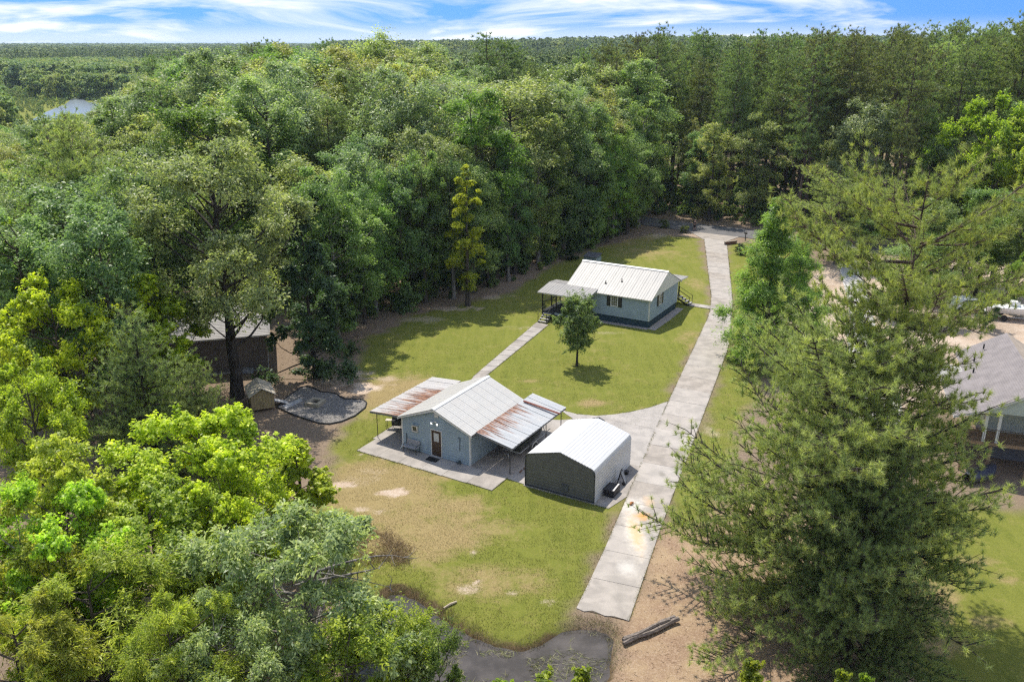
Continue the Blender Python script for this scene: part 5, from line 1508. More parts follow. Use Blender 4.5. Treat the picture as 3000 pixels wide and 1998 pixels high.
# ================================================================== fire pit garden
gp = [G(x, y) for x, y in ((812, 1194), (860, 1217), (906, 1232), (935, 1241), (965, 1243), (1000, 1236), (1040, 1219), (1070, 1195), (1074, 1180), (1062, 1172), (1040, 1171), (1012, 1171), (998, 1164), (985, 1155), (965, 1151), (940, 1149), (918, 1138), (900, 1133), (880, 1136), (862, 1150), (840, 1165))]
m, n, l, b = new_mat('grey_gravel')
geo = n.new('ShaderNodeNewGeometry')
vo = n.new('ShaderNodeTexVoronoi'); vo.inputs['Scale'].default_value = 16; l.new(geo.outputs['Position'], vo.inputs['Vector'])
l.new(mix_rgb(n, l, remap(n, l, vo.outputs['Color'], .2, .8), (.085, .078, .073), (.27, .25, .232)), b.inputs['Base Color']); b.inputs['Roughness'].default_value = .95
bp = n.new('ShaderNodeBump'); bp.inputs['Strength'].default_value = .8; bp.inputs['Distance'].default_value = .03; l.new(vo.outputs['Distance'], bp.inputs['Height']); l.new(bp.outputs[0], b.inputs['Normal'])
tag(MB().prism(gp, -.05, .03).build('gravel_bed', m), kind='structure')
ring = MB().tube([(x, y, .06) for x, y in gp] + [(*gp[0], .06)], .055, 6)
tag(ring.build('garden_edging', BLACK), 'black edging strip curving round the grey gravel fire pit', 'edging')
fpx, fpy = G(925, 1185)
fpit = thing('fire_pit', (fpx, fpy, .02), -.35, 'square low fire pit with pale stone rim on grey gravel', 'fire pit')
ST = plain('pit_stone', (.33, .29, .22), .9, .2, 5, .4)
for a in range(4):
    ca, sa = math.cos(a * math.pi / 2), math.sin(a * math.pi / 2)
    f0 = lambda x, y: (ca * x - sa * y, sa * x + ca * y)
    for i in range(3):
        p = [f0(-.64 + i * .32, .33), f0(-.33 + i * .32, .33), f0(-.33 + i * .32, .63), f0(-.64 + i * .32, .63)]
        MB().prism(p, 0, .30 + .006 * i).build('stone', ST, fpit)
B('ash_bed', fpit, plain('ash', (.05, .04, .035), .95), -.32, .32, -.32, .32, 0, .14)
MB().tube([(-.25, -.1, .18), (.28, .12, .22)], .05, 6).tube([(-.1, .22, .17), (.15, -.24, .24)], .045, 6).build('burnt_log', plain('charred', (.03, .026, .024), .9), fpit)
# coop
cpx, cpy = G(806, 1200)
coop = thing('chicken_coop', (cpx, cpy, .0), .42, 'small wooden coop with pitched board roof beside the gravel bed', 'coop'); coop.scale = (1.2, 1.2, 1.2)
WO = plain('weathered_yellow_timber', (.30, .235, .125), .85, .25, 4)
WO2 = plain('weathered_pale_roof', (.44, .39, .31), .85, .25, 3)
cw, cl = 1.5, 2.0      # gable width (x, towards the left), length back
B('floor_frame', coop, RAWW, -cw, 0, 0, cl, .18, .28)
for i in range(8):
    x0 = -cw + i * cw / 8
    h = 1.15 + .45 * (1 - abs((x0 + cw / 16 + cw / 2) / (cw / 2)))
    MB().box(x0 + .005, x0 + cw / 8 - .005, -.01, .03, .2, h).build('wall_board', WO, coop)
for i in range(9):
    y0 = i * cl / 9
    MB().box(-.03, .01, y0 + .005, y0 + cl / 9 - .005, .2 if i not in (3, 4) else .62, 1.15).build('wall_board', WO if i % 4 else RAWW, coop)
B('wall', coop, WO, -cw, -cw + .04, 0, cl, .2, 1.15)
B('wall', coop, WO, -cw + .05, -.04, cl - .04, cl, .2, 1.15)
for x, y in ((-.06, 0), (-cw, 0), (-.06, cl - .06), (-cw, cl - .06)):
    B('leg', coop, RAWW, x, x + .06, y - .015, y + .05, 0, .21)
for s in (-1, 1):
    for i in range(9):
        y0 = -.15 + i * (cl + .3) / 9
        MB().obox((-cw / 2, y0 + .006, 1.66), (s * (cw / 2 + .14), 0, -.53), (0, (cl + .3) / 9 - .012, 0), (0, 0, .03)).build('roof_board', WO2, coop)
B('hatch', coop, RAWW, .012, .03, .72, 1.12, .30, .60)
MB().obox((.05, .5, .42), (.95, 0, -.38), (0, .55, 0), (0, 0, .03)).build('ramp', plain('grey_plank', (.36, .36, .37), .8, .2, 4), coop)
tag(MB().prism([G(826, 1190), G(882, 1168), G(886, 1176), G(840, 1198)], .02, .06).build('plank', plain('grey_plank', (.36, .36, .37), .8)), 'grey plank lying between coop and gravel', 'plank')

# ================================================================== things around the workshop
def sp(i, j, z=0.04):
    p = frame_pts(SX, SY, SA, [(i, j)])[0]
    return (p[0], p[1], z)
IRON = plain('iron', (.03, .03, .032), .5)
SLAT = plain('grey_slat', (.34, .33, .34), .7, .15, 6)
bench = thing('park_bench', sp(-4.82, -.40), SA, 'slatted grey bench with iron ends against the workshop wall', 'bench')
for i in range(5):
    B('seat_slat', bench, SLAT, -.58, .58, -.22 + i * .085, -.15 + i * .085, .42, .445)
for i in range(4):
    MB().obox((-.58, .19 + i * .022, .52 + i * .095), (1.16, 0, 0), (0, .018, .075), (0, .022, -.006)).build('back_slat', SLAT, bench)
for s in (-.55, .55):
    MB().tube([(s, -.22, 0), (s, -.22, .40), (s, .2, .40), (s, .30, .92)], .022, 6).tube([(s, .24, 0), (s, .2, .42)], .022, 6).tube([(s, -.24, .42), (s, -.20, .62), (s, .22, .64)], .02, 6).build('end_frame', IRON, bench)
tag(B('doormat', None, plain('dark_mat', (.018, .018, .02), .95), -.45, .45, -.28, .28, 0, .02), 'black doormat in front of the brown workshop door', 'doormat')
dm = bpy.data.objects['doormat']; dm.location = sp(-SW + 3.01, -.58, .046); dm.rotation_euler = (0, 0, SA)
hose = thing('hose_reel', sp(-.85, -.22), SA, 'small dark hose pile below the pipe on the workshop wall', 'hose')
MB().tube([(.16 * math.cos(a * .7), .13 * math.sin(a * .7), .03 + a * .008) for a in range(22)], .022, 5).build('hose', plain('dark_hose', (.03, .045, .04), .5), hose)
MB().tube([(0, .15, .1), (0, .2, .3)], .02, 5).build('tap', plain('tap_metal', (.3, .3, .3), .4, metal=.8), hose)
gr = thing('grill', sp(-8.25, 2.3), SA + .4, 'black barbecue grill with raised lid under the left lean-to', 'grill')
B('cart', gr, IRON, -.35, .35, -.22, .22, .30, .72)
MB().profile([(-.25, 0), (.25, 0), (.24, .12), (.12, .22), (-.12, .22), (-.24, .12)], (-.36, .22, .74), (0, .35, .94), (0, -.94, .35), (.72, 0, 0)).build('lid', IRON, gr)
MB().box(-.85, -.37, -.2, .2, .68, .71).build('side_shelf', plain('shelf_beige', (.55, .48, .38), .6), gr)
for x in (-.32, .32, -.8):
    for y in (-.18, .18):
        MB().tube([(x, y, 0), (x, y, .7 if x < -.5 else .31)], .018, 5).build('leg', IRON, gr)
ch = thing('cooler_chest', sp(-6.4, 2.4), SA, 'brown storage chest against the shaded left workshop wall', 'chest')
B('body', ch, plain('chest_brown', (.07, .035, .025), .7), -.35, .35, -.3, .3, 0, .5)
B('lid', ch, plain('chest_lid', (.10, .05, .035), .7), -.37, .37, -.32, .32, .505, .56)
# boat on its trailer
bt = thing('motor_boat', sp(1.75, 4.9, .04), SA + math.pi / 2, 'dark green fishing boat on its trailer under the right lean-to', 'boat')
HUL = plain('dark_hull', (.035, .042, .034), .35, .2, 3)
rows = []
for i in range(11):
    t = i / 10; x = -2.3 + 4.6 * t
    wq = .86 * (1 - max(0, (t - .55) / .45) ** 2.2 * .93); zb_ = .52 + .28 * max(0, (t - .6) / .4) ** 2
    zt = 1.08 + .14 * t
    rows.append([(x, -wq, zt), (x, -wq * .86, zb_ + .16), (x, 0, zb_), (x, wq * .86, zb_ + .16), (x, wq, zt), (x, wq - .07, zt), (x, wq * .75, zb_ + .22), (x, -wq * .75, zb_ + .22), (x, -wq + .07, zt), (x, -wq, zt)])
MB().grid(rows).build('hull', HUL, bt, True)
MB().hexa([(-2.34, -.84, .68), (-2.26, -.84, .68), (-2.26, .84, .68), (-2.34, .84, .68), (-2.36, -.86, 1.08), (-2.28, -.86, 1.08), (-2.28, .86, 1.08), (-2.36, .86, 1.08)]).build('transom', HUL, bt)
for x in (-1.2, .3):
    B('seat', bt, plain('boat_seat', (.10, .09, .07), .6), x - .2, x + .2, -.6, .6, .95, 1.03)
mo = B('outboard_motor', bt, BLACK, -2.75, -2.36, -.16, .16, 1.0, 1.42)
MB().tube([(-2.58, 0, 1.05), (-2.62, 0, .35)], [.07, .05], 6).build('motor_leg', plain('motor_grey', (.10, .10, .11), .4), mo)
for a in range(3):
    g = a * 2.094
    MB().obox((-2.70, .02 * math.cos(g), .34), (.03, .05, .0), (0, .16 * math.cos(g), .16 * math.sin(g)), (.02, 0, .01)).build('propeller_blade', plain('bright_metal', (.75, .75, .76), .2, metal=.6), mo)
trl = thing('boat_trailer', sp(1.75, 4.9, .04), SA + math.pi / 2, 'galvanised boat trailer with pale wheel rims under the fishing boat', 'trailer')
GALV = plain('galvanised', (.42, .42, .42), .45, .2, 4)
MB().tube([(-2.2, -.7, .42), (1.6, -.7, .42), (2.6, 0, .45), (3.5, 0, .45)], .04, 5).tube([(-2.2, .7, .42), (1.6, .7, .42), (2.6, 0, .45)], .04, 5).tube([(-2.2, -.7, .42), (-2.2, .7, .42)], .04, 5).tube([(0, -.9, .36), (0, .9, .36)], .035, 5).build('frame', GALV, trl)
for s in (-1, 1):
    a = [(math.cos(q) * .31, math.sin(q) * .31) for q in np.linspace(0, 2 * math.pi, 17)[:-1]]
    ty = MB().profile(a, (-.6, s * 1.02 - .09, .31), (1, 0, 0), (0, 0, 1), (0, .18, 0)).build('wheel', plain('tyre', (.02, .02, .02), .8), trl)
    MB().profile([(x * .58, z * .58) for x, z in a], (-.6, s * 1.02 + (-.10 if s < 0 else .088), .31), (1, 0, 0), (0, 0, 1), (0, .012, 0)).build('rim', plain('pale_rim', (.62, .62, .60), .4), ty)
    MB().tube([(-1.0, s * 1.02, .42), (-.9, s * 1.02, .62), (-.6, s * 1.02, .70), (-.3, s * 1.02, .62), (-.2, s * 1.02, .42)], .06, 5).build('mudguard', GALV, trl)
brk = plain('old_brick', (.19, .11, .075), .9, .3, 6)
rb = random.Random(4)
for i in range(9):
    p = frame_pts(SX, SY, SA, [(3.55 + rb.uniform(-.12, .12), 1.0 + i * .19 + rb.uniform(-.05, .05))])[0]
    o = MB().hexa([(-.1, -.05, 0), (.1, -.05, 0), (.1, .05, 0), (-.1, .05, 0), (-.095, -.048, .062), (.095, -.045, .065), (.097, .048, .064), (-.098, .047, .06)]).build('brick', brk, None, loc=(p[0], p[1], .03))
    o.rotation_euler = (0, 0, rb.uniform(0, 3))
    tag(o, 'loose old brick in the row between lean-to and carport', 'brick', 'bricks between lean-to and carport')
# beside the carport
def cp(i, j, z=.04):
    p = frame_pts(CX, CY, CA, [(i, j)])[0]
    return (p[0], p[1], z)
bxk = plain('black_plastic', (.022, .020, .024), .5, .2)
box = thing('storage_box', cp(.48, 1.75), CA, 'low black storage box against the carport side', 'storage box')
B('body', box, bxk, -.36, .36, -.52, .52, .0, .42)
B('lid', box, bxk, -.38, .38, -.54, .54, .424, .48)
MB().obox((.25, -.52, .49), (.11, .0, .01), (0, .95, .08), (0, 0, .02)).build('pale_plank', plain('pale_plank', (.55, .53, .52), .6), box)
ct = thing('hand_cart', cp(.38, 3.35), CA + .2, 'black folding cart leaning on the carport side', 'cart')
MB().tube([(.42, -.26, .05), (.05, -.26, .92), (.05, .26, .92), (.42, .26, .05), (.42, -.26, .05)], .03, 5).tube([(.05, -.24, .9), (-.12, -.3, .05)], .025, 5).tube([(.05, .24, .9), (-.12, .3, .05)], .025, 5).build('frame', bxk, ct)
MB().obox((.40, -.22, .10), (-.30, 0, .70), (0, .44, 0), (.03, 0, .012)).build('panel', plain('cart_panel', (.30, .31, .33), .6), ct)
MB().tube([(.30, -.28, .10), (.30, -.22, .10)], .10, 10).tube([(.30, .22, .10), (.30, .28, .10)], .10, 10).build('wheel', bxk, ct)
tag(MB().tube([(0, 0, 0), (0, 0, .22)], [.13, .17], 10).tube([(0, 0, .22), (0, 0, .235)], [.175, .175], 10).build('bucket', bxk, None, loc=cp(.30, 4.75)), 'small black bucket at the far end of the carport side', 'bucket')
tag(MB().tube([(0, 0, 0), (.1, .16, .05), (.25, .2, .03)], [.07, .09, .05], 7).build('leaf_clump', plain('dry_leaf', (.40, .17, .06), .9, .3, 9), None, loc=(*G(1846, 1482), .10)), 'small orange brown leaf clump on the driveway', 'leaf clump')
# ================================================================== edge of the pond
lg = thing('fallen_log', (0, 0, 0), 0, 'weathered grey split log lying by the end of the driveway', 'log')
a, c = np.array([*G(1822, 1888), .12]), np.array([*G(1984, 1818), .16])
LOGM = plain('grey_log', (.20, .165, .14), .95, .45, 5, .9, bscale=18)
u = (c - a); sd = unit(np.array([-u[1], u[0], 0]))
for q, (o_, z_, r0, s0, s1) in enumerate(((-.10, .02, .13, 0, 1), (.09, .05, .12, .06, .97), (.0, .13, .10, .02, .86), (.17, -.02, .07, .3, .92))):
    pts = [tuple(a + u * t + sd * (o_ + .04 * math.sin(t * 9 + q)) + np.array([0, 0, z_ + .025 * math.sin(t * 7 + 2 * q)])) for t in np.linspace(s0, s1, 9)]
    MB().tube(pts, [r0 * (.7 + .35 * abs(math.sin(i * 1.7 + q))) for i in range(9)], 6).build('timber_strand', LOGM, lg)
tag(MB().tube([(*G(1300, 1782), .03), (*G(1320, 1772), .07), (*G(1338, 1764), .05)], [.05, .07, .05], 6).build('driftwood', plain('pale_drift', (.45, .37, .28), .9)), 'short pale stick at the pond edge', 'stick')
# rushes, dead grass and floating stems: nobody could count them
def blades(name, pts, h, w, cols, label, seed, flat=0.0, lean=.35):
    r = np.random.default_rng(seed); P = np.array(pts); k = len(P)
    d = unit(np.stack([r.normal(0, 1, k), r.normal(0, 1, k), np.zeros(k)], 1))
    D = unit(d * (lean + flat * 3) * r.uniform(.3, 1.4, (k, 1)) + np.array([0, 0, 1.0 - flat]))
    Ls = h * r.uniform(.5, 1.3, k)
    side = unit(np.cross(D, np.stack([r.normal(0, 1, k), r.normal(0, 1, k), r.normal(0, .4, k)], 1)))
    co = np.empty((k, 3, 3), np.float32)
    co[:, 0] = P - side * w / 2; co[:, 1] = P + side * w / 2; co[:, 2] = P + D * Ls[:, None]
    me = bpy.data.meshes.new(name); fast_mesh(me, co.reshape(-1, 3), np.arange(k * 3).reshape(-1, 3))
    at = me.attributes.new('tint', 'FLOAT', 'FACE'); at.data.foreach_set('value', r.random(k).astype(np.float32))
    m, n, l, b = new_mat(name + '_blade'); aa = n.new('ShaderNodeAttribute'); aa.attribute_name = 'tint'
    rp = n.new('ShaderNodeValToRGB'); ee = rp.color_ramp.elements
    ee[0].color = (*cols[0], 1); ee[1].color = (*cols[-1], 1)
    for i, cc in enumerate(cols[1:-1]):
        q = ee.new((i + 1) / (len(cols) - 1)); q.color = (*cc, 1)
    l.new(aa.outputs['Fac'], rp.inputs['Fac']); l.new(rp.outputs['Color'], b.inputs['Base Color']); b.inputs['Roughness'].default_value = .8
    me.materials.append(m)
    return tag(put(name, me), label, 'grass', kind='stuff')
rg = np.random.default_rng(9)
cand = np.stack([rg.uniform(-9, 7, 150000), rg.uniform(30, 43, 150000)], 1)
dpd = poly_dist(cand[:, 0], cand[:, 1], POND)
def zgv(x, y):
    i = np.clip(np.searchsorted(gx, x), 0, nx - 1); j = np.clip(np.searchsorted(gy, y), 0, ny - 1)
    return GZ[j, i]
rim = cand[(dpd > -.55 + rg.normal(0, .2, len(cand))) & (dpd < .22)]
rim = rim[rg.random(len(rim)) < np.clip(2.2 * fbm(rim[:, 0] + 7, rim[:, 1], 1.1) - .75, .02, .75)]
blades('pond_rim_grass', np.column_stack([rim, np.maximum(zgv(rim[:, 0], rim[:, 1]), -.3)]), .20, .016, [(.13, .095, .05), (.28, .21, .10), (.40, .32, .16), (.20, .22, .06), (.24, .25, .08)], 'brown and green grass hanging over the pond rim', 4, .15)
rp_ = [G(1020, 1535), G(1100, 1560), G(1185, 1610), G(1180, 1650), G(1090, 1640), G(1010, 1600)]
ru = np.stack([rg.uniform(-12, -4, 40000), rg.uniform(40, 47, 40000)], 1)
ru = ru[(poly_dist(ru[:, 0], ru[:, 1], rp_) > -.3 + rg.normal(0, .3, len(ru)))]
ru = ru[rg.random(len(ru)) < np.clip(2.4 * fbm(ru[:, 0], ru[:, 1], .9) - .7, .05, 1)]
blades('dead_rushes', np.column_stack([ru, zgv(ru[:, 0], ru[:, 1])]), .40, .022, [(.17, .12, .07), (.32, .23, .12), (.46, .35, .20), (.26, .18, .09)], 'brown dead rushes at the left corner of the dry lawn', 12, .25)
flo = cand[(dpd > .2)]
fl_n = fbm(flo[:, 0] * 1.0, flo[:, 1] * 1.0, 1.6)
flo = flo[(fl_n > .56) & (rg.random(len(flo)) < .16)]
blades('floating_stems', np.column_stack([flo, np.full(len(flo), -.29)]), .34, .02, [(.14, .18, .05), (.35, .31, .15), (.24, .28, .08), (.42, .38, .24)], 'pale green and straw stems floating on the pond', 5, .75)
lw = np.stack([rg.uniform(-14, 26, 420000), rg.uniform(36, 80, 420000)], 1)
dl_ = np.maximum(poly_dist(lw[:, 0], lw[:, 1], LAWN), poly_dist(lw[:, 0], lw[:, 1], STRIP))
sel = (dl_ > -.2) & (rg.random(len(lw)) < np.clip(1.25 - lw[:, 1] / 70, .15, 1)) & (fbm(lw[:, 0], lw[:, 1], 1.3) > .38)
def off_slabs(p):
    ok = np.ones(len(p), bool)
    for fr, rects in (((SX, SY, SA), [(-8.95, 3.3, -2.25, 8.8)]), ((CX, CY, CA), [(-5.3, 2.1, -.2, 9.5)]), ((HX, HY, HA), [(-11.6, .95, -4.2, 11.3)])):
        dx, dy = p[:, 0] - fr[0], p[:, 1] - fr[1]
        i = dx * math.cos(fr[2]) + dy * math.sin(fr[2]); j = -dx * math.sin(fr[2]) + dy * math.cos(fr[2])
        for x0, x1, y0, y1 in rects:
            ok &= ~((i > x0) & (i < x1) & (j > y0) & (j < y1))
    for poly in (L_ + R_[::-1], [wa[0], wa[1], wb[1], wb[0]], gp):
        ok &= poly_dist(p[:, 0], p[:, 1], poly) < -.05
    return ok
lw = lw[sel]; lw = lw[off_slabs(lw)]
def attrv(A, p):
    i = np.clip(np.searchsorted(gx, p[:, 0]), 0, nx - 1); j = np.clip(np.searchsorted(gy, p[:, 1]), 0, ny - 1)
    return A[j, i]
dv = attrv(dry, lw); sv = attrv(sand, lw)
gsel = (rg.random(len(lw)) > dv) & (sv < .4); dsel = (~gsel) & (sv < .55)
blades('lawn_grass', np.column_stack([lw[gsel], zgv(lw[gsel][:, 0], lw[gsel][:, 1])]), .085, .022, [(.12, .135, .030), (.215, .21, .050), (.31, .285, .085)], 'short green lawn grass between driveway and wood', 6, .1)
blades('dry_grass', np.column_stack([lw[dsel], zgv(lw[dsel][:, 0], lw[dsel][:, 1])]), .075, .020, [(.22, .16, .07), (.36, .28, .13), (.46, .37, .20)], 'short dry straw coloured grass on the lawn', 7, .15)
# grass that creeps over the slab edges, and twigs and needles on the bare soil
eg = []
for line, sgn in ((L_, -1), (R_, 1), (fs([(-8.5, -2.2), (3.13, -2.2), (3.13, -.1)]), 0), (fs([(-8.5, -2.2), (-8.8, .0), (-9.0, 7.0)]), 0), ([wa[0], wa[1]], 0), ([wb[0], wb[1]], 0), ([G(1640, 1200), G(1690, 1213), G(1745, 1218), G(1800, 1214), G(1850, 1206), G(1905, 1193), G(1957, 1176)], 0), (fc([(-5.1, -.12), (1.05, -.14)]), 0)):
    for (x0, y0), (x1, y1) in zip(line, line[1:]):
        L = math.dist((x0, y0), (x1, y1)); k = int(L * 75)
        t = rg.random(k); o_ = rg.normal(0, .045, k)
        nxv, nyv = -(y1 - y0) / L, (x1 - x0) / L
        keep = fbm(x0 + (x1 - x0) * t, y0 + (y1 - y0) * t, .8) > .42
        eg.append(np.column_stack([x0 + (x1 - x0) * t + nxv * o_, y0 + (y1 - y0) * t + nyv * o_, np.full(k, .015)])[keep])
blades('edge_grass', np.concatenate(eg), .10, .02, [(.10, .13, .02), (.20, .21, .04), (.32, .27, .11)], 'ragged grass creeping over the concrete edges', 14, .3)
tw = np.stack([rg.uniform(-30, 22, 60000), rg.uniform(26, 96, 60000)], 1)
gv_ = attrv(grass, tw)
tw = tw[(gv_ < .35) & (rg.random(len(tw)) < .42)]; tw = tw[off_slabs(tw)]
tw = tw[poly_dist(tw[:, 0], tw[:, 1], POND) < -.3]
blades('soil_litter', np.column_stack([tw, zgv(tw[:, 0], tw[:, 1]) + .01]), .22, .03, [(.08, .05, .03), (.30, .19, .11), (.48, .36, .25), (.20, .12, .07)], 'fallen leaves, twigs and pine needles on the bare soil', 15, .88)
# ================================================================== street end
mbx = thing('mailbox', (*G(2183, 706), .0), .3, 'black mailbox on a post by the street', 'mailbox')
MB().box(-.05, .05, -.05, .05, 0, 1.05).build('post', BLACK, mbx)
MB().profile([(-.12, 0), (.12, 0), (.12, .14), (.08, .22), (0, .25), (-.08, .22), (-.12, .14)], (0, -.28, 1.05), (1, 0, 0), (0, 0, 1), (0, .56, 0)).build('box', BLACK, mbx)
MB().box(.121, .14, -.1, .0, 1.15, 1.3).build('flag', plain('red_flag', (.3, .03, .02), .6), mbx)
hw = thing('culvert_headwall', (*G(2140, 716), 0), .45, 'low brick culvert headwall at the top of the driveway', 'wall')
B('core', hw, plain('mortar', (.30, .27, .24), .9), -1.1, 1.1, -.1, .1, 0, .42)
for rr_ in range(4):
    for q in range(9):
        x0 = -1.1 + q * .245 + (.12 if rr_ % 2 else 0)
        if x0 + .23 < 1.13:
            MB().box(x0, x0 + .23, -.125, -.102, .02 + rr_ * .1, .105 + rr_ * .1).build('brick', plain('red_brick', (.17, .075, .05), .9, .3, 5), hw)
B('coping', hw, plain('coping', (.34, .28, .22), .9), -1.15, 1.15, -.16, .14, .43, .5)
shd = thing('garden_shed', frame_pts(HX, HY, HA, [(-15.6, 19.6)])[0], HA, 'small grey blue shed behind the house ridge', 'shed')
B('wall', shd, plain('shed_blue', (.20, .26, .29), .7), -.9, .9, -.8, .8, 0, 1.75)
MB().obox((-1.0, -.95, 1.78), (2.0, 0, 0), (0, 1.9, .25), (0, 0, .05)).build('roof', plain('shed_roof', (.08, .08, .085), .7), shd)
B('corner_trim', shd, WHITE, .84, .92, -.84, -.76, 0, 1.74)
B('door', shd, plain('shed_door', (.30, .36, .40), .6), .905, .93, -.4, .4, .1, 1.6)
# person standing at the end of the street, both hands at a controller
per = thing('person', (*G(2034, 677), .05), math.pi + .15, 'person in black clothes standing at the street end holding a controller', 'person')
def skin(name, verts, edges, radii, mat, parent, sub=2):
    me = bpy.data.meshes.new(name); me.from_pydata(verts, edges, []); me.materials.append(mat)
    o = put(name, me, parent)
    sk = o.modifiers.new('skin', 'SKIN'); sk.use_smooth_shade = True
    for v, r_ in zip(me.skin_vertices[0].data, radii):
        v.radius = (r_, r_)
    me.skin_vertices[0].data[0].use_root = True
    sb = o.modifiers.new('sub', 'SUBSURF'); sb.levels = sub; sb.render_levels = sub
    return o
SKINM = plain('skin', (.45, .27, .19), .6); CLO = plain('black_cloth', (.012, .012, .014), .85)
body = skin('body', [(0, 0, .95), (0, 0, 1.15), (0, .01, 1.38), (0, 0, 1.50), (0, .02, 1.60), (0, .03, 1.70),
      (.10, 0, .90), (.11, .02, .50), (.12, 0, .09), (.12, .14, .04), (-.10, 0, .90), (-.11, .02, .50), (-.12, 0, .09), (-.12, .14, .04),
      (.19, 0, 1.40), (.26, -.02, 1.14), (.12, .22, 1.12), (-.19, 0, 1.40), (-.26, -.02, 1.14), (-.12, .22, 1.12)],
     [(0, 1), (1, 2), (2, 3), (3, 4), (4, 5), (0, 6), (6, 7), (7, 8), (8, 9), (0, 10), (10, 11), (11, 12), (12, 13), (2, 14), (14, 15), (15, 16), (2, 17), (17, 18), (18, 19)],
     [.14, .13, .15, .06, .095, .08, .10, .062, .045, .04, .10, .062, .045, .04, .062, .045, .035, .062, .045, .035], SKINM, per)
skin('shirt', [(0, 0, .96), (0, 0, 1.15), (0, .01, 1.38), (.19, 0, 1.40), (.24, -.02, 1.20), (-.19, 0, 1.40), (-.24, -.02, 1.20)], [(0, 1), (1, 2), (2, 3), (3, 4), (2, 5), (5, 6)], [.165, .155, .175, .08, .065, .08, .065], CLO, per)
skin('shorts', [(0, 0, .95), (.105, 0, .86), (.112, .02, .52), (-.105, 0, .86), (-.112, .02, .52)], [(0, 1), (1, 2), (0, 3), (3, 4)], [.16, .12, .09, .12, .09], CLO, per)
skin('cap', [(0, .03, 1.72), (0, .03, 1.77)], [(0, 1)], [.10, .07], plain('cap_cloth', (.35, .32, .30), .8), per)
for s in (-1, 1):
    MB().tube([(s * .115, .0, .03), (s * .12, .20, .03)], [.055, .045], 6).build('shoe', plain('shoe', (.10, .10, .10), .7), per)
    h0 = Vector((s * .115, .235, 1.115))
    hb = MB().tube([Vector((s * .12, .2, 1.12)), h0], [.035, .04], 6)
    for q in range(4):
        hb.tube([h0 + Vector((0, .0, .03 - q * .02)), h0 + Vector((-s * .03, .05 - abs(q - 1.3) * .006, .03 - q * .02)), h0 + Vector((-s * .075, .05, .028 - q * .02))], [.010, .010, .008], 5)
    hb.tube([h0 + Vector((-s * .01, -.03, .02)), h0 + Vector((-s * .06, -.01, .045))], [.012, .009], 5)
    hb.build('hand', SKINM, per, True)
ctl = tag(B('controller', None, plain('controller_grey', (.12, .12, .13), .5), -.09, .09, -.05, .05, -.02, .02), 'small grey controller held by the person in black', 'controller')
pl = per.location; ctl.location = (pl[0] - .25 * math.sin(per.rotation_euler.z), pl[1] + .25 * math.cos(per.rotation_euler.z), 1.18)
# ================================================================== neighbouring yard on the right
CONC3 = concrete('bright_concrete', (.46, .44, .42))
yd = tag(put('neighbour_driveway', None), kind='structure')
ypts = [(46.0, 114.5), (40.5, 96.0), (36.5, 84.0), (32.0, 70.0), (28.5, 60.0)]
for k in range(4):
    (x0, y0), (x1, y1) = ypts[k], ypts[k + 1]
    for q in range(4):
        f0, f1 = q / 4, (q + 1) / 4 - .006
        w_ = 2.6 + (1.2 if k > 1 else 0)
        MB().prism([(x0 + (x1 - x0) * f0 - w_ / 2, y0 + (y1 - y0) * f0), (x0 + (x1 - x0) * f0 + w_ / 2, y0 + (y1 - y0) * f0), (x0 + (x1 - x0) * f1 + w_ / 2, y0 + (y1 - y0) * f1), (x0 + (x1 - x0) * f1 - w_ / 2, y0 + (y1 - y0) * f1)], -.05, .04 + .003 * (q % 2)).build('concrete_slab', CONC3, yd)
MB().prism([(36.5, 70.5), (45.0, 67.5), (46.5, 71.5), (37.5, 75.0)], -.05, .045).build('concrete_slab', CONC3, yd)
wb_ = thing('white_boat', (*G(2965, 935), .0), -.35, 'white boat on a trailer behind the round tree at right edge', 'boat')
WH = plain('white_gelcoat', (.78, .78, .77), .3, .05)
rows = []
for i in range(11):
    t = i / 10; x = -2.8 + 5.6 * t
    wq = 1.05 * (1 - max(0, (t - .5) / .5) ** 2.2 * .93); zb_ = .55 + .35 * max(0, (t - .6) / .4) ** 2; zt = 1.35 + .2 * t
    rows.append([(x, -wq, zt), (x, -wq * .85, zb_ + .25), (x, 0, zb_), (x, wq * .85, zb_ + .25), (x, wq, zt), (x, 0, zt + .06), (x, -wq, zt)])
MB().grid(rows).build('hull', WH, wb_, True)
B('console', wb_, WH, -.4, .4, -.4, .4, 1.4, 2.0)
MB().obox((.35, -.42, 2.0), (-.25, 0, .35), (0, .84, 0), (.02, 0, .01)).build('windscreen', GLASS, wb_)
MB().tube([(-2.6, -.8, .4), (1.8, -.8, .4), (3.4, 0, .45)], .05, 5).tube([(-2.6, .8, .4), (1.8, .8, .4), (3.4, 0, .45)], .05, 5).build('trailer_frame', GALV, wb_)
for s in (-1, 1):
    MB().tube([(-1, s * 1.15 - .1, .33), (-1, s * 1.15 + .1, .33)], .33, 14).build('wheel', plain('tyre', (.02, .02, .02)), wb_)
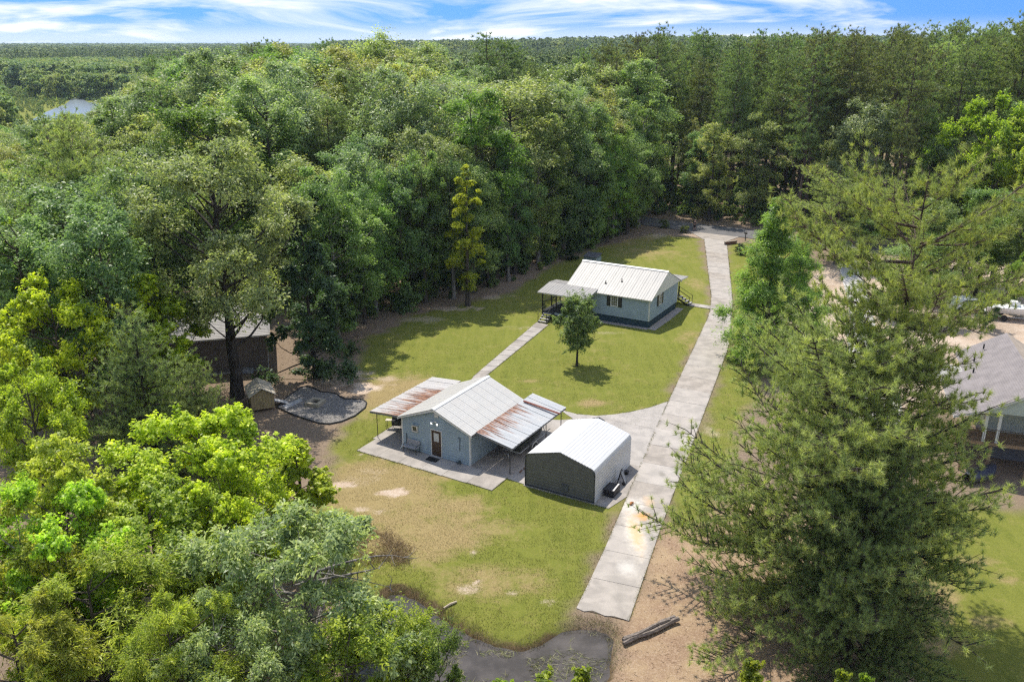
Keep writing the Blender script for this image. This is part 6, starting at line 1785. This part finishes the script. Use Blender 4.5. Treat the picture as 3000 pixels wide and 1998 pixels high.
def car_(name, loc, rz, label, col):
    c = thing(name, loc, rz, label, 'car'); pm = plain(name + '_paint_' + str(col[0]), col, .3, .04)
    MB().profile([(-2.2, .35), (2.2, .35), (2.25, .75), (1.3, .92), (.55, 1.42), (-1.0, 1.46), (-1.85, 1.0), (-2.25, .95)], (0, -.88, 0), (1, 0, 0), (0, 0, 1), (0, 1.76, 0)).build('body', pm, c)
    for s in (-1, 1):
        MB().profile([(1.12, .96), (.5, 1.36), (-.95, 1.39), (-1.6, 1.02)], (0, s * .885 - .004, 0), (1, 0, 0), (0, 0, 1), (0, .008, 0)).build('side_window', GLASS, c)
        for x in (-1.35, 1.4):
            MB().tube([(x, s * .86 - .1, .33), (x, s * .86 + .1, .33)], .33, 14).build('wheel', plain('tyre', (.02, .02, .02)), c)
    MB().hexa([(.58, -.8, 1.41), (1.28, -.8, .94), (1.28, .8, .94), (.58, .8, 1.41), (.60, -.8, 1.43), (1.30, -.8, .96), (1.30, .8, .96), (.60, .8, 1.43)]).build('windscreen', GLASS, c)
    return c
car_('parked_car', (*G(2832, 908), .0), .1, 'white car parked behind the sandy yard at the right', (.75, .75, .74))
car_('parked_car', (*G(372, 668), .0), .6, 'white car glimpsed through the trees at the left', (.72, .72, .71))
tb = thing('trash_bin', (*G(2660, 792), 0), .2, 'dark bin standing on the sandy yard by the pine', 'bin')
MB().hexa([(-.28, -.3, .0), (.28, -.3, 0), (.28, .3, 0), (-.28, .3, 0), (-.34, -.38, 1.0), (.34, -.38, 1.0), (.34, .38, 1.0), (-.34, .38, 1.0)]).build('body', plain('bin_dark', (.03, .035, .035), .5), tb)
B('lid', tb, plain('bin_dark', (.03, .035, .035)), -.36, .36, -.41, .4, 1.005, 1.06)
for px, py, h_, lb in ((2170, 745, 1.6, 'dark round bush beside the top of the driveway'), (1680, 760, 2.2, 'dark bush behind the house at the wood edge'), (1945, 668, 1.4, 'low bright bush at the street edge, left one'), (2005, 682, 1.2, 'low bright bush at the street edge, right one')):
    x, y = G(px, py)
    tree('bush', 'bush', x, y, h_, (.06, .10, .03) if 'dark' in lb else (.17, .21, .04), lb, 'bush', wide=1.2, bark='dark')
tag(MB().hexa([(-1, -.7, 0), (1, -.7, 0), (1, .7, 0), (-1, .7, 0), (-.8, -.5, .35), (.85, -.55, .30), (.8, .5, .4), (-.85, .5, .3)]).build('tarpaulin', plain('blue_tarp', (.03, .25, .50), .5), None, loc=(*G(338, 640), 0)), 'bright blue tarpaulin between the trees at left', 'tarpaulin')
pool = thing('paddling_pool', (-29.0, 86.5, 0), 0, 'round pale blue paddling pool behind the half hidden house', 'pool')
PB = plain('pool_blue', (.16, .36, .55), .4)
MB().tube([(1.3 * math.cos(a), 1.3 * math.sin(a), .35) for a in np.linspace(0, 2 * math.pi, 25)], .12, 6).build('rim', PB, pool)
MB().tube([(0, 0, 0), (0, 0, .30)], [1.28, 1.28], 24).build('basin', PB, pool)
# ================================================================== haze
hz = MB().box(-7000, 7000, -400, 12000, -2.0, 45.0).mesh('haze', None)
mh = bpy.data.materials.new('haze_air'); mh.use_nodes = True
hn = mh.node_tree.nodes; hn.clear()
ho = hn.new('ShaderNodeOutputMaterial'); hv = hn.new('ShaderNodeVolumePrincipled')
hv.inputs['Color'].default_value = (.62, .78, 1.0, 1); hv.inputs['Density'].default_value = .00009; hv.inputs['Anisotropy'].default_value = .2
mh.node_tree.links.new(hv.outputs[0], ho.inputs['Volume'])
hz.materials.append(mh)
tag(put('haze', hz), kind='stuff')
